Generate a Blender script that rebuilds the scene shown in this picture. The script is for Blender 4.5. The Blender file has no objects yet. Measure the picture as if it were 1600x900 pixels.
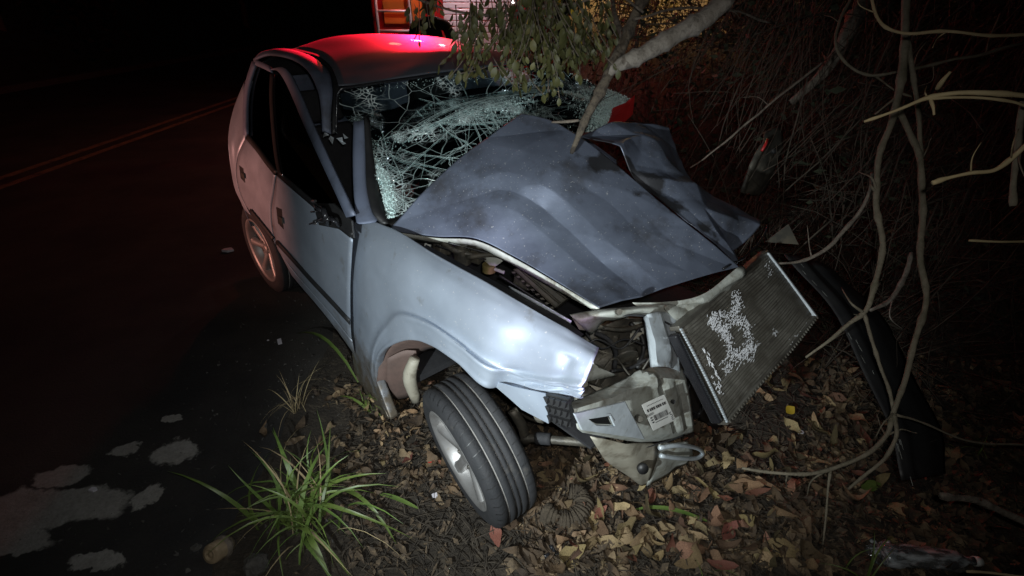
import bpy, bmesh, math, random
import numpy as np
from mathutils import Vector, Matrix, noise as mnoise
random.seed(7); rng = np.random.default_rng(7)
S = bpy.context.scene; COL = S.collection
PI = math.pi; R = math.radians

# ------------------------------------------------------------------ camera
FPX = 800.0; PITCH = R(29); CAMH = 1.65
cd = bpy.data.cameras.new('camera'); cam = bpy.data.objects.new('camera', cd); COL.objects.link(cam)
cd.sensor_width = 36; cd.lens = FPX / 1600 * 36; cd.clip_start = .02; cd.clip_end = 600
cam.location = (0, 0, CAMH); cam.rotation_euler = (PI/2 - PITCH, 0, 0); S.camera = cam
# ------------------------------------------------------------------ night sky, moon
w = bpy.data.worlds.new('World'); S.world = w; w.use_nodes = True
nt = w.node_tree; bgn = nt.nodes['Background']
sk = nt.nodes.new('ShaderNodeTexSky'); sk.sky_type = 'NISHITA'; sk.sun_disc = False
sk.sun_elevation = R(4); sk.sun_rotation = R(200)
nt.links.new(sk.outputs[0], bgn.inputs[0]); bgn.inputs[1].default_value = 0.0006
sl = bpy.data.lights.new('moon', 'SUN'); so = bpy.data.objects.new('moon', sl); COL.objects.link(so)
sl.energy = 0.004; sl.angle = R(.5); sl.color = (.8, .88, 1); so.rotation_euler = (R(40), 0, R(160))
# ------------------------------------------------------------------ lamps of the place: torch beside the photographer, headlamps on the road, beacons; plus an added tint spot
def c2w_(p):
    c, q = math.cos(R(-48)), math.sin(R(-48)); return (c*p[0]-q*p[1]+.606, q*p[0]+c*p[1]+1.684, p[2])
def lamp(name, kind, loc, energy, color, target=None, size=.03, angle=60, blend=.6):
    l = bpy.data.lights.new(name, kind); o = bpy.data.objects.new(name, l); COL.objects.link(o)
    l.energy = energy; l.color = color; l.shadow_soft_size = size; o.location = loc
    if kind == 'SPOT':
        l.spot_size = R(angle); l.spot_blend = blend
        o.rotation_euler = (Vector(target) - Vector(loc)).to_track_quat('-Z', 'Y').to_euler()
    return o
lamp('torch_lamp', 'SPOT', (-.60, -.10, 1.22), 262, (.88, .97, 1.0), (.0, 1.66, .48), .02, 70, 1.0)
lamp('phone_flash', 'SPOT', (.03, -.01, 1.70), 50, (1.0, .99, .96), (-.02, 1.4, .75), .012, 112, 1.0)
lamp('headlamp_beam', 'SPOT', (-4.6, 1.3, .80), 300, (1.0, .40, .30), (-1.5, 3.1, .75), .06, 30, .8)
lamp('beacon_beam', 'SPOT', (-1.3, 8.6, 2.48), 6200, (1.0, .004, .03), (-.85, 3.35, 1.55), .10, 13, .7)
lamp('beacon_glow', 'SPOT', (-.2, 8.4, 3.2), 190, (1.0, .03, .04), (1.7, 4.4, 1.0), .12, 44, .9)
lamp('beacon_spill', 'POINT', (-1.6, 8.4, 3.2), 95, (1.0, .10, .05), size=.12)
lamp('violet_tint_spot', 'SPOT', (1.15, -1.25, 1.0), 150, (.72, .38, 1.0), tuple(c2w_((.22, -.76, .86))), .03, 9, 1.0)  # unseen narrow spot added only to tint the fender tip lilac
lamp('work_lamp', 'POINT', (-.85, 8.1, 2.3), 34, (1.0, .72, .78), size=.06)
lamp('yard_lamp', 'POINT', (2.2, 8.6, 2.6), 70, (1.0, .62, .25), size=.08)
S.view_settings.view_transform = 'Standard'; S.view_settings.look = 'None'
S.view_settings.exposure = 0.0; S.view_settings.gamma = 1.0
S.render.engine = 'CYCLES'; S.cycles.max_bounces = 6; S.cycles.transparent_max_bounces = 16

# ------------------------------------------------------------------ measuring helpers
cp, sp = math.cos(PITCH), math.sin(PITCH)
CRt = np.array([1, 0, 0.]); CUp = np.array([0, sp, cp]); CFw = np.array([0, cp, -sp]); C0 = np.array([0, 0, CAMH])
HEAD = R(-48); CT = np.array([.606, 1.684, 0.0])
CM = np.array([[math.cos(HEAD), -math.sin(HEAD), 0], [math.sin(HEAD), math.cos(HEAD), 0], [0, 0, 1.]])
def ray(u, v): return CRt*(u-800)/FPX + CUp*(450-v)/FPX + CFw
def W(u, v, d): return C0 + ray(u, v)*d                       # world point at a depth
def WZ(u, v, z): r = ray(u, v); return C0 + r*((z-CAMH)/r[2])
def WY(u, v, y): r = ray(u, v); return C0 + r*(y/r[1])
def c2w(p): return CM @ np.asarray(p, float) + CT
def w2c(p): return CM.T @ (np.asarray(p, float) - CT)
def CP(u, v, ax, val):
    d = CM.T @ ray(u, v); o = w2c(C0); return o + d*((val-o[ax])/d[ax])
def CX(u, v, x): return CP(u, v, 0, x)
def CY(u, v, y): return CP(u, v, 1, y)
def CZ(u, v, z): return CP(u, v, 2, z)
def ys(z):
    if z > .93: return -.79 + (z-.93)*.55
    return -.79 - .025*math.sin(max(0, min(1, z/.93))*PI) + max(0, .22-z)*.25
def SD(u, v, off=0):                                           # point of the car's right flank
    y = -.8
    for _ in range(12):
        q = CY(u, v, y); y = .5*y + .5*(ys(q[2]) - off)
    return CY(u, v, y)

# ------------------------------------------------------------------ materials
MATS = {}
def mat(name, c1, c2=None, scale=6, rough=.6, metal=0, bump=0, bscale=None, detail=6, c3=None, s3=2, t3=(.5, .62), spec=.5,
        rrange=None, coat=0, trans=0, rnd=0, emis=None, alpha=None, coords='Object', stretch=None, specks=0, mudz=0, scr=0):
    m = bpy.data.materials.new(name); m.use_nodes = True; n = m.node_tree.nodes; L = m.node_tree.links
    b = n['Principled BSDF']; b.inputs['Roughness'].default_value = rough; b.inputs['Metallic'].default_value = metal
    b.inputs['Specular IOR Level'].default_value = spec; b.inputs['Coat Weight'].default_value = coat
    b.inputs['Transmission Weight'].default_value = trans
    tc = n.new('ShaderNodeTexCoord'); vec = tc.outputs[coords]
    if stretch:
        mp = n.new('ShaderNodeMapping'); mp.inputs['Scale'].default_value = stretch; L.new(vec, mp.inputs[0]); vec = mp.outputs[0]
    def nz(s, d=detail, rg=.6):
        t = n.new('ShaderNodeTexNoise'); t.inputs['Scale'].default_value = s; t.inputs['Detail'].default_value = d
        t.inputs['Roughness'].default_value = rg; L.new(vec, t.inputs['Vector']); return t
    def mix(f, a, bb, sock=False):
        x = n.new('ShaderNodeMix'); x.data_type = 'RGBA'; L.new(f, x.inputs[0])
        for k, q in ((6, a), (7, bb)):
            if isinstance(q, tuple): x.inputs[k].default_value = (*q, 1)
            else: L.new(q, x.inputs[k])
        return x.outputs[2]
    def ramp(f, a, bb):
        r = n.new('ShaderNodeMapRange'); r.inputs[1].default_value = a; r.inputs[2].default_value = bb; L.new(f, r.inputs[0]); return r.outputs[0]
    col = c1
    if c2: col = mix(ramp(nz(scale).outputs[0], .36, .64), c1, c2)
    if c3: col = mix(ramp(nz(s3, 8, .65).outputs[0], *t3), col, c3)
    if mudz:
        sx = n.new('ShaderNodeSeparateXYZ'); L.new(tc.outputs['Object'], sx.inputs[0])
        ad = n.new('ShaderNodeMath'); ad.operation = 'MULTIPLY_ADD'; L.new(nz(13, 8, .7).outputs[0], ad.inputs[0]); ad.inputs[1].default_value = -.75; L.new(sx.outputs[2], ad.inputs[2])
        col = mix(ramp(ad.outputs[0], mudz, mudz-.30), col, (.15, .125, .095))
    if scr:
        mp2 = n.new('ShaderNodeMapping'); mp2.inputs['Scale'].default_value = (140, 9, 140); mp2.inputs['Rotation'].default_value = (.3, .5, .9); L.new(tc.outputs['Object'], mp2.inputs[0])
        t2 = n.new('ShaderNodeTexNoise'); t2.inputs['Scale'].default_value = 1; t2.inputs['Detail'].default_value = 2; L.new(mp2.outputs[0], t2.inputs['Vector']); col = mix(ramp(t2.outputs[0], .70, .78), col, (.50, .51, .52))
    if specks:
        sn = nz(specks, 2, .5); col = mix(ramp(sn.outputs[0], .70, .735), col, (.55, .56, .58))
    if rnd:
        oi = n.new('ShaderNodeObjectInfo'); hs = n.new('ShaderNodeHueSaturation')
        hs.inputs['Value'].default_value = 1
        v = n.new('ShaderNodeMapRange'); v.inputs[3].default_value = 1-rnd; v.inputs[4].default_value = 1+rnd; L.new(oi.outputs['Random'], v.inputs[0])
        h = n.new('ShaderNodeMapRange'); h.inputs[3].default_value = .5-.045*rnd; h.inputs[4].default_value = .5+.045*rnd
        wn = n.new('ShaderNodeTexWhiteNoise'); wn.noise_dimensions = '1D'; L.new(oi.outputs['Random'], wn.inputs['W']); L.new(wn.outputs[0], h.inputs[0])
        L.new(v.outputs[0], hs.inputs['Value']); L.new(h.outputs[0], hs.inputs['Hue'])
        if isinstance(col, tuple): hs.inputs['Color'].default_value = (*col, 1)
        else: L.new(col, hs.inputs['Color'])
        col = hs.outputs[0]
    if isinstance(col, tuple): b.inputs['Base Color'].default_value = (*col, 1)
    else: L.new(col, b.inputs['Base Color'])
    if rrange:
        r = n.new('ShaderNodeMapRange'); r.inputs[1].default_value = .35; r.inputs[2].default_value = .65
        r.inputs[3].default_value = rrange[0]; r.inputs[4].default_value = rrange[1]; L.new(nz(scale*1.7).outputs[0], r.inputs[0]); L.new(r.outputs[0], b.inputs['Roughness'])
    if bump:
        bp = n.new('ShaderNodeBump'); bp.inputs['Strength'].default_value = min(1, bump); bp.inputs['Distance'].default_value = .01*max(1, bump)
        L.new(nz(bscale or scale*4, 8).outputs[0], bp.inputs['Height']); L.new(bp.outputs[0], b.inputs['Normal'])
    if emis:
        b.inputs['Emission Color'].default_value = (*emis[0], 1); b.inputs['Emission Strength'].default_value = emis[1]
    if alpha is not None: b.inputs['Alpha'].default_value = alpha
    MATS[name] = m; return m
mat('paint', (.36, .41, .48), (.325, .375, .445), 3, rough=.42, metal=.55, rrange=(.42, .58), coat=.05, c3=(.20, .19, .17), s3=9, t3=(.62, .80), bump=.03, bscale=260, specks=110, mudz=-.02, scr=1)
mat('paint_dusty_shaded', (.17, .20, .275), (.145, .172, .24), 5, rough=.6, metal=.3, rrange=(.5, .75), c3=(.085, .088, .10), s3=5, t3=(.5, .72), bump=.06, bscale=220)  # dusty body paint, darkened in the colour to look less lit
mat('paint_roof_shaded', (.15, .16, .19), (.125, .135, .16), 4, rough=.55, metal=.3, coat=.05, bump=.02, bscale=200)  # body paint copy with the roof's shade put into the colour
mat('primer', (.47, .49, .45), (.35, .36, .32), 14, rough=.5, metal=.12, c3=(.16, .14, .10), s3=18, t3=(.5, .72), bump=.15, bscale=60)
mat('bright_steel', (.60, .66, .70), (.48, .53, .56), 16, rough=.36, metal=.3, c3=(.25, .24, .2), s3=20, t3=(.58, .75), bump=.08, bscale=90)
mat('plastic', (.013, .013, .014), (.02, .02, .02), 14, rough=.5, bump=.1, bscale=120)
mat('black_gloss', (.012, .012, .014), (.02, .02, .022), 6, rough=.22, bump=.05, bscale=60)
mat('rubber', (.015, .016, .018), (.022, .022, .024), 20, rough=.78, c3=(.075, .068, .058), s3=13, t3=(.58, .82), bump=.25, bscale=120)
mat('dust', (.26, .25, .235), (.17, .165, .155), 30, rough=.9)
mat('alloy', (.34, .335, .33), (.26, .25, .24), 12, rough=.46, metal=.6, c3=(.22, .18, .13), s3=16, t3=(.58, .8), bump=.04)
mat('filter_plastic', (.035, .033, .028), (.06, .055, .042), 20, rough=.65, c3=(.10, .085, .06), s3=14, t3=(.45, .7), bump=.1)
mat('greasy', (.05, .047, .04), (.09, .082, .066), 20, rough=.5, metal=.3, c3=(.15, .135, .105), s3=18, t3=(.5, .7), bump=.3)
mat('tan_plastic', (.33, .31, .25), (.25, .23, .18), 10, rough=.6, c3=(.12, .10, .07), s3=12, t3=(.5, .7), bump=.1)
mat('brass', (.35, .27, .1), (.25, .2, .08), 20, rough=.4, metal=.4)
mat('liner', (.14, .09, .075), (.10, .07, .06), 10, rough=.7, bump=.2)
mat('cloth_dark', (.012, .012, .014), (.018, .018, .02), 30, rough=.9, bump=.2)
mat('crack', (.72, .90, .88), (.60, .76, .74), 40, rough=.25, spec=.6)
mat('red_plastic', (.55, .03, .03), (.4, .02, .02), 8, rough=.35)
mat('label_white', (.72, .72, .68), (.62, .62, .58), 30, rough=.6)
mat('ink', (.03, .03, .035), rough=.7)
mat('radiator', (.16, .152, .13), (.105, .098, .082), 14, rough=.5, metal=.5, c3=(.07, .06, .05), s3=5, t3=(.45, .7))
mat('radiator_fin', (.30, .285, .245), (.19, .18, .15), 20, rough=.42, metal=.55, c3=(.085, .072, .055), s3=6, t3=(.45, .7), bump=.3, bscale=300)
mat('scrape', (.86, .88, .90), (.75, .77, .8), 60, rough=.5, metal=.05)
mat('soil', (.038, .030, .021), (.022, .017, .012), 9, rough=.95, c3=(.070, .055, .037), s3=22, t3=(.52, .7), bump=1.4, bscale=70)
mat('mud', (.085, .066, .044), (.055, .042, .028), 30, rough=.9, bump=1.2, bscale=90)
mat('bark', (.20, .165, .13), (.12, .10, .078), 30, rough=.9, c3=(.075, .062, .048), s3=40, t3=(.5, .65), bump=.9, bscale=70)
mat('bark_dark', (.13, .105, .075), (.075, .06, .044), 30, rough=.95, c3=(.04, .032, .025), s3=36, t3=(.48, .62), bump=1.2, bscale=60)
mat('bark_pale', (.30, .27, .23), (.20, .175, .145), 22, rough=.9, c3=(.12, .105, .085), s3=26, t3=(.52, .66), bump=.8, bscale=60)
mat('vine', (.20, .175, .125), (.145, .125, .088), 30, rough=.8, c3=(.09, .085, .05), s3=14, t3=(.5, .7), bump=.5, bscale=120)
mat('twig', (.066, .052, .036), (.032, .025, .018), 20, rough=.9, rnd=0)
mat('straw', (.34, .27, .15), (.25, .19, .10), 20, rough=.8, rnd=.2)
mat('green_leaf', (.125, .118, .040), (.085, .088, .030), 20, rough=.55, rnd=.35, bump=.1)
mat('yellow_leaf', (.45, .31, .03), (.38, .25, .02), 20, rough=.5)
mat('dry_leaf', (.20, .13, .066), (.125, .078, .040), 35, rough=.75, c3=(.055, .036, .024), s3=30, t3=(.55, .7), rnd=.7, bump=.5, bscale=90)
mat('dry_leaf_pale', (.36, .26, .145), (.25, .175, .09), 35, rough=.75, c3=(.08, .055, .035), s3=30, t3=(.55, .7), rnd=.4, bump=.5, bscale=90)
mat('bed_leaf', (.13, .084, .045), (.045, .030, .018), 9, rough=.8, c3=(.035, .024, .016), s3=14, t3=(.5, .65), bump=.5, bscale=90)
mat('bed_leaf_pale', (.25, .18, .10), (.08, .056, .034), 9, rough=.8, c3=(.05, .036, .024), s3=14, t3=(.52, .66), bump=.5, bscale=90)
mat('red_leaf', (.20, .075, .05), (.16, .06, .04), 30, rough=.6, rnd=.3, bump=.4)
mat('litter', (.085, .060, .036), (.05, .036, .023), 60, rough=.85, c3=(.16, .115, .066), s3=90, t3=(.52, .66))
mat('blade', (.12, .175, .040), (.085, .135, .030), 25, rough=.45, rnd=.3, stretch=(1, 1, 1))
mat('wood_cut', (.30, .23, .14), (.2, .15, .09), 30, rough=.8, bump=.3)
mat('stone', (.085, .08, .07), (.045, .042, .038), 30, rough=.9, bump=.8, bscale=40)
mat('paper', (.6, .58, .62), (.5, .48, .52), 12, rough=.8)
mat('truck_red', (.35, .012, .012), (.3, .01, .01), 3, rough=.35, coat=.3)
mat('truck_orange', (.55, .16, .02), (.45, .12, .015), 3, rough=.5)
mat('shutter', (.72, .72, .74), (.66, .66, .68), 5, rough=.4, metal=.3)
mat('beacon', (.5, .01, .01), rough=.2, emis=((1, .02, .03), 6))
mat('lens', (.8, .8, .8), rough=.2, emis=((1, .8, .75), 6))
mat('wall', (.62, .56, .42), (.52, .46, .34), 8, rough=.9, bump=.3)
mat('bush', (.10, .085, .02), (.07, .06, .015), 20, rough=.6)
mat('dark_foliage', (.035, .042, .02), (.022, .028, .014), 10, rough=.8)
mat('uniform_red', (.42, .03, .02), (.35, .025, .018), 30, rough=.9, bump=.3)
mat('uniform_dark', (.02, .02, .024), (.014, .014, .016), 30, rough=.95, bump=.3)
mat('blue_cloth', (.03, .035, .16), rough=.9)
mat('skin', (.35, .2, .13), rough=.6); mat('hair', (.02, .015, .012), rough=.8)
mat('chrome', (.6, .6, .6), rough=.15, metal=1)

def smear_mat():
    m = mat('bonnet_paint_shaded', (.185, .215, .285), (.15, .175, .235), 5, rough=.5, metal=.62, rrange=(.40, .60), c3=(.085, .088, .10), s3=5, t3=(.52, .72), bump=.06, bscale=220, specks=150, scr=1)  # body paint with grazing-light shade put into its darker base
    n = m.node_tree.nodes; L = m.node_tree.links; b = n['Principled BSDF']; src = b.inputs['Base Color'].links[0].from_socket
    tc = n.new('ShaderNodeTexCoord'); nz = n.new('ShaderNodeTexNoise'); nz.inputs['Scale'].default_value = 9; nz.inputs['Detail'].default_value = 8; L.new(tc.outputs['Object'], nz.inputs['Vector'])
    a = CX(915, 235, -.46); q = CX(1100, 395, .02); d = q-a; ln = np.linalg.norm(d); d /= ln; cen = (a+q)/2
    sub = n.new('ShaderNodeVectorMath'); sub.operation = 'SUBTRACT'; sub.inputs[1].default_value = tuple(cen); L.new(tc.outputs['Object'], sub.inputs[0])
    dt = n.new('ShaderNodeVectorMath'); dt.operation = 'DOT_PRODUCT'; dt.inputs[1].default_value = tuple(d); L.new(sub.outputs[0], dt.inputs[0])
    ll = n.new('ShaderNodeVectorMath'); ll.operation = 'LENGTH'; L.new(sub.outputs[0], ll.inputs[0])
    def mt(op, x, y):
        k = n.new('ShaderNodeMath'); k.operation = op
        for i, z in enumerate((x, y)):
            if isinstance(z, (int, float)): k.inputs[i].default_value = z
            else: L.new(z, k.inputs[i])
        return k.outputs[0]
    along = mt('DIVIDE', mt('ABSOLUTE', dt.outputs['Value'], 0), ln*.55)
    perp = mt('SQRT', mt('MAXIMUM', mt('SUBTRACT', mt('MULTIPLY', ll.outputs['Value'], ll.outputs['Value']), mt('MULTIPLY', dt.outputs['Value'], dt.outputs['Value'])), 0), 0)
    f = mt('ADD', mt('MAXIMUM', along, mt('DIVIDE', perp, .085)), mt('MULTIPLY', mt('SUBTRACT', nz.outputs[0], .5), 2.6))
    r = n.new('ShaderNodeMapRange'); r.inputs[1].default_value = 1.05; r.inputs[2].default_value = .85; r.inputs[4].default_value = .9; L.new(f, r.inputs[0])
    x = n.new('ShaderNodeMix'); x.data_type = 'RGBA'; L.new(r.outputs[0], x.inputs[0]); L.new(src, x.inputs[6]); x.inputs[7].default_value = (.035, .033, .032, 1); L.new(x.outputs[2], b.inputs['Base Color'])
smear_mat()
def glass_mat(name, tint, tr, rough=.05):
    m = bpy.data.materials.new(name); m.use_nodes = True; n = m.node_tree.nodes; L = m.node_tree.links
    out = n['Material Output']; n.remove(n['Principled BSDF'])
    t = n.new('ShaderNodeBsdfTransparent'); t.inputs[0].default_value = (*tint, 1)
    g = n.new('ShaderNodeBsdfGlossy'); g.inputs['Roughness'].default_value = rough; g.inputs[0].default_value = (.8, .9, .9, 1)
    fr = n.new('ShaderNodeFresnel'); fr.inputs[0].default_value = 1.5
    mr = n.new('ShaderNodeMath'); mr.operation = 'ADD'; mr.inputs[1].default_value = tr; L.new(fr.outputs[0], mr.inputs[0])
    x = n.new('ShaderNodeMixShader'); L.new(mr.outputs[0], x.inputs[0]); L.new(t.outputs[0], x.inputs[1]); L.new(g.outputs[0], x.inputs[2])
    L.new(x.outputs[0], out.inputs[0]); MATS[name] = m
glass_mat('glass', (.55, .66, .64), .0); glass_mat('glass_dark', (.10, .10, .11), .0); glass_mat('clear_plastic', (.72, .76, .78), .16, .15)
def milky():
    m = MATS['clear_plastic']; n = m.node_tree.nodes; L = m.node_tree.links; out = n['Material Output']; src = out.inputs[0].links[0].from_socket
    d = n.new('ShaderNodeBsdfDiffuse'); d.inputs[0].default_value = (.6, .64, .66, 1); nz = n.new('ShaderNodeTexNoise'); nz.inputs['Scale'].default_value = 5; nz.inputs['Detail'].default_value = 4
    r = n.new('ShaderNodeMapRange'); r.inputs[1].default_value = .42; r.inputs[2].default_value = .68; r.inputs[3].default_value = .10; r.inputs[4].default_value = .75; L.new(nz.outputs[0], r.inputs[0])
    x = n.new('ShaderNodeMixShader'); L.new(r.outputs[0], x.inputs[0]); L.new(src, x.inputs[1]); L.new(d.outputs[0], x.inputs[2]); L.new(x.outputs[0], out.inputs[0])
milky()

# ------------------------------------------------------------------ mesh helpers
def mesh_obj(name, V, Fc, m, parent=None, smooth=True):
    me = bpy.data.meshes.new(name); me.from_pydata([tuple(map(float, v)) for v in V], [], Fc); me.update()
    if smooth: me.polygons.foreach_set('use_smooth', [True]*len(me.polygons))
    ms = m if isinstance(m, (list, tuple)) else [m]
    for q in ms: me.materials.append(MATS[q])
    o = bpy.data.objects.new(name, me); COL.objects.link(o)
    if parent: o.parent = parent
    return o
def tag(o, label, cat, group=None, kind=None):
    if label: o['label'] = label
    if cat: o['category'] = cat
    if group: o['group'] = group
    if kind: o['kind'] = kind
    return o
def empty(name, loc, rot=(0, 0, 0)):
    o = bpy.data.objects.new(name, None); COL.objects.link(o); o.location = loc; o.rotation_euler = rot; o.empty_display_size = .1; return o
def catmull(P, k):                                            # P (n,...) -> upsampled along axis 0
    P = np.asarray(P, float); n = len(P); out = []
    Q = np.concatenate([[2*P[0]-P[1]], P, [2*P[-1]-P[-2]]])
    for i in range(n-1):
        a, b, c, d = Q[i], Q[i+1], Q[i+2], Q[i+3]
        for j in range(k):
            t = j/k
            out.append(.5*((2*b)+(-a+c)*t+(2*a-5*b+4*c-d)*t*t+(-a+3*b-3*c+d)*t**3))
    out.append(P[-1]); return np.array(out)
def grid_up(C, ku, kv):
    C = np.asarray(C, float); A = catmull(C, ku); return np.swapaxes(catmull(np.swapaxes(A, 0, 1), kv), 0, 1)
def lin_up(C, ku, kv):
    C = np.asarray(C, float)
    def up(A, k):
        n = len(A); x = np.linspace(0, n-1, (n-1)*k+1); i = np.minimum(x.astype(int), n-2); f = (x-i).reshape(-1, *([1]*(A.ndim-1))); return A[i]*(1-f)+A[i+1]*f
    A = up(C, ku); return np.swapaxes(up(np.swapaxes(A, 0, 1), kv), 0, 1)
def grid_normals(G):
    du = np.gradient(G, axis=0); dv = np.gradient(G, axis=1); n = np.cross(du, dv); n /= np.linalg.norm(n, axis=2, keepdims=True)+1e-9; return n
def grid_faces(n, m): return [(i*m+j, i*m+j+1, (i+1)*m+j+1, (i+1)*m+j) for i in range(n-1) for j in range(m-1)]
def sheet(name, C, m, parent=None, ku=6, kv=6, thick=.003, disp=None, sharp=0, lin=False):
    G = lin_up(C, ku, kv) if lin else grid_up(C, ku, kv)
    if lin == 2: G = .5*G+.5*grid_up(C, ku, kv)
    if disp is not None:
        n, mm = G.shape[:2]; N = grid_normals(G); s = np.linspace(0, 1, n)[:, None]; t = np.linspace(0, 1, mm)[None, :]
        G = G + N*disp(s, t)[..., None]
    o = mesh_obj(name, G.reshape(-1, 3), grid_faces(*G.shape[:2]), m, parent)
    if sharp: o.data.set_sharp_from_angle(angle=R(sharp))
    if thick:
        md = o.modifiers.new('thick', 'SOLIDIFY'); md.thickness = thick; md.offset = 0
    return o
def sstep_(a, b, x):
    q = np.clip((x-a)/(b-a), 0, 1); return q*q*(3-2*q)
def ridge(s, t, a, b, amp, wd, sharp=1.0):                    # crease between two points of a panel's own parameters
    ax, ay = a; bx, by = b; dx, dy = bx-ax, by-ay; L2 = dx*dx+dy*dy
    k = np.clip(((s-ax)*dx+(t-ay)*dy)/L2, 0, 1); d = np.hypot(s-ax-k*dx, t-ay-k*dy)
    return amp*np.clip(1-d/wd, 0, 1)**sharp
def facets(s, t, ns, ntt, seed, amp):                          # buckled sheet: flat facets between jittered points
    r_ = np.random.default_rng(seed); Hh = r_.normal(0, 1, (ns+1, ntt+1))
    ss = np.broadcast_to(s, np.broadcast_shapes(s.shape, t.shape)); tt = np.broadcast_to(t, ss.shape)
    ss = ss+.035*np.sin(9*tt+seed)+.02*np.sin(17*tt); tt = tt+.04*np.sin(7*ss+2*seed)
    a = np.clip(ss*ns, 0, ns-1e-6); b = np.clip(tt*ntt, 0, ntt-1e-6); i = a.astype(int); j = b.astype(int); a = a-i; b = b-j
    flip = ((i+j+seed) % 2 == 0)
    h00, h10, h01, h11 = Hh[i, j], Hh[i+1, j], Hh[i, j+1], Hh[i+1, j+1]
    z1 = np.where(a+b < 1, h00+a*(h10-h00)+b*(h01-h00), h11+(1-a)*(h01-h11)+(1-b)*(h10-h11))
    z2 = np.where(a > b, h00+a*(h10-h00)+b*(h11-h10), h00+b*(h01-h00)+a*(h11-h01))
    return np.where(flip, z1, z2)*amp
def tube_data(P, r, seg=6, cap=True):
    P = np.asarray(P, float); n = len(P); r = np.broadcast_to(np.asarray(r, float), (n,))
    T = np.gradient(P, axis=0); T /= np.linalg.norm(T, axis=1, keepdims=True)+1e-12
    up = np.array([0, 0, 1.]) if abs(T[0][2]) < .9 else np.array([1., 0, 0])
    V = []; Fc = []
    for i in range(n):
        a = np.cross(T[i], up); a /= np.linalg.norm(a)+1e-12; b = np.cross(a, T[i]); up = b
        for k in range(seg):
            q = 2*PI*k/seg; V.append(P[i]+r[i]*(a*math.cos(q)+b*math.sin(q)))
    for i in range(n-1):
        for k in range(seg):
            k2 = (k+1) % seg; Fc.append((i*seg+k, i*seg+k2, (i+1)*seg+k2, (i+1)*seg+k))
    if cap: Fc.append(tuple(range(seg))[::-1]); Fc.append(tuple((n-1)*seg+k for k in range(seg)))
    return V, Fc
def tube(name, P, r, m, parent=None, seg=8, k=4, wob=0):
    P = np.asarray(P, float); r = np.broadcast_to(np.asarray(r, float), (len(P),))
    if k > 1: r = catmull(r[:, None], k)[:, 0]; P = catmull(P, k)
    if wob:
        f = np.array([[mnoise.noise(Vector((p[0]*9, p[1]*9, p[2]*9+j*7))) for j in range(3)] for p in P]); P = P + f*wob
        r = r*(1+.18*np.array([mnoise.noise(Vector((p[0]*30, p[1]*30, p[2]*30))) for p in P]))
        ln = np.concatenate([[0], np.cumsum(np.linalg.norm(np.diff(P, axis=0), axis=1))]); r = r*(1+.30*np.exp(-((((ln/.11+.37) % 1)-.5)/.09)**2))
    V, Fc = tube_data(P, r, seg); return mesh_obj(name, V, Fc, m, parent)
class MB:
    def __init__(s): s.V = []; s.F = []; s.mi = []
    def add(s, V, Fc, mi=0):
        o = len(s.V); s.V += [tuple(v) for v in V]; s.F += [tuple(i+o for i in f) for f in Fc]; s.mi += [mi]*len(Fc); return s
    def box(s, c, d, rot=None, mi=0):
        V = [Vector((x*d[0]/2, y*d[1]/2, z*d[2]/2)) for x in (-1, 1) for y in (-1, 1) for z in (-1, 1)]
        if rot is not None: V = [rot @ v for v in V]
        V = [tuple(v+Vector(c)) for v in V]
        return s.add(V, [(0, 1, 3, 2), (4, 6, 7, 5), (0, 4, 5, 1), (2, 3, 7, 6), (0, 2, 6, 4), (1, 5, 7, 3)], mi)
    def tube(s, P, r, seg=6, k=1, mi=0):
        P = np.asarray(P, float); r = np.broadcast_to(np.asarray(r, float), (len(P),))
        if k > 1: r = catmull(r[:, None], k)[:, 0]; P = catmull(P, k)
        return s.add(*tube_data(P, r, seg), mi)
    def build(s, name, m, parent=None, smooth=False, bevel=0):
        o = mesh_obj(name, s.V, s.F, m, parent, smooth)
        if len(set(s.mi)) > 1: o.data.polygons.foreach_set('material_index', s.mi)
        if bevel: b = o.modifiers.new('bevel', 'BEVEL'); b.width = bevel; b.segments = 2
        return o
def slab(name, pts, th, m, parent=None, bevel=0, eye=None):    # polygon of 3D points, thickened on the side away from the viewer's side
    P = [np.asarray(p, float) for p in pts]; n = len(P)
    N = np.zeros(3); c = sum(P)/n
    for i in range(n): N += np.cross(P[i]-c, P[(i+1) % n]-c)
    N /= np.linalg.norm(N)+1e-12
    if np.dot(N, (w2c(C0) if eye is None else eye)-c) < 0: P = P[::-1]; N = -N
    N = N*th
    V = P+[p-N for p in P]; Fc = [tuple(range(n)), tuple(range(2*n-1, n-1, -1))]+[(i, i+n, (i+1) % n+n, (i+1) % n) for i in range(n)]
    o = mesh_obj(name, V, Fc, m, parent, False)
    if bevel: b = o.modifiers.new('bevel', 'BEVEL'); b.width = bevel; b.segments = 2
    return o
def ringslab(name, outer, inner, th, m, parent=None):          # polygon with an opening
    A = [np.asarray(p, float) for p in outer]; B = [np.asarray(p, float) for p in inner]; n = len(A)
    N = np.zeros(3)
    for i in range(n): N += np.cross(A[i], A[(i+1) % n])
    N = N/(np.linalg.norm(N)+1e-12)*th
    V = A+B+[p-N for p in A]+[p-N for p in B]; Fc = []
    for i in range(n):
        j = (i+1) % n
        Fc += [(i, j, n+j, n+i), (2*n+i, 3*n+i, 3*n+j, 2*n+j), (i, 2*n+i, 2*n+j, j), (n+i, n+j, 3*n+j, 3*n+i)]
    return mesh_obj(name, V, Fc, m, parent, False)
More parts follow.
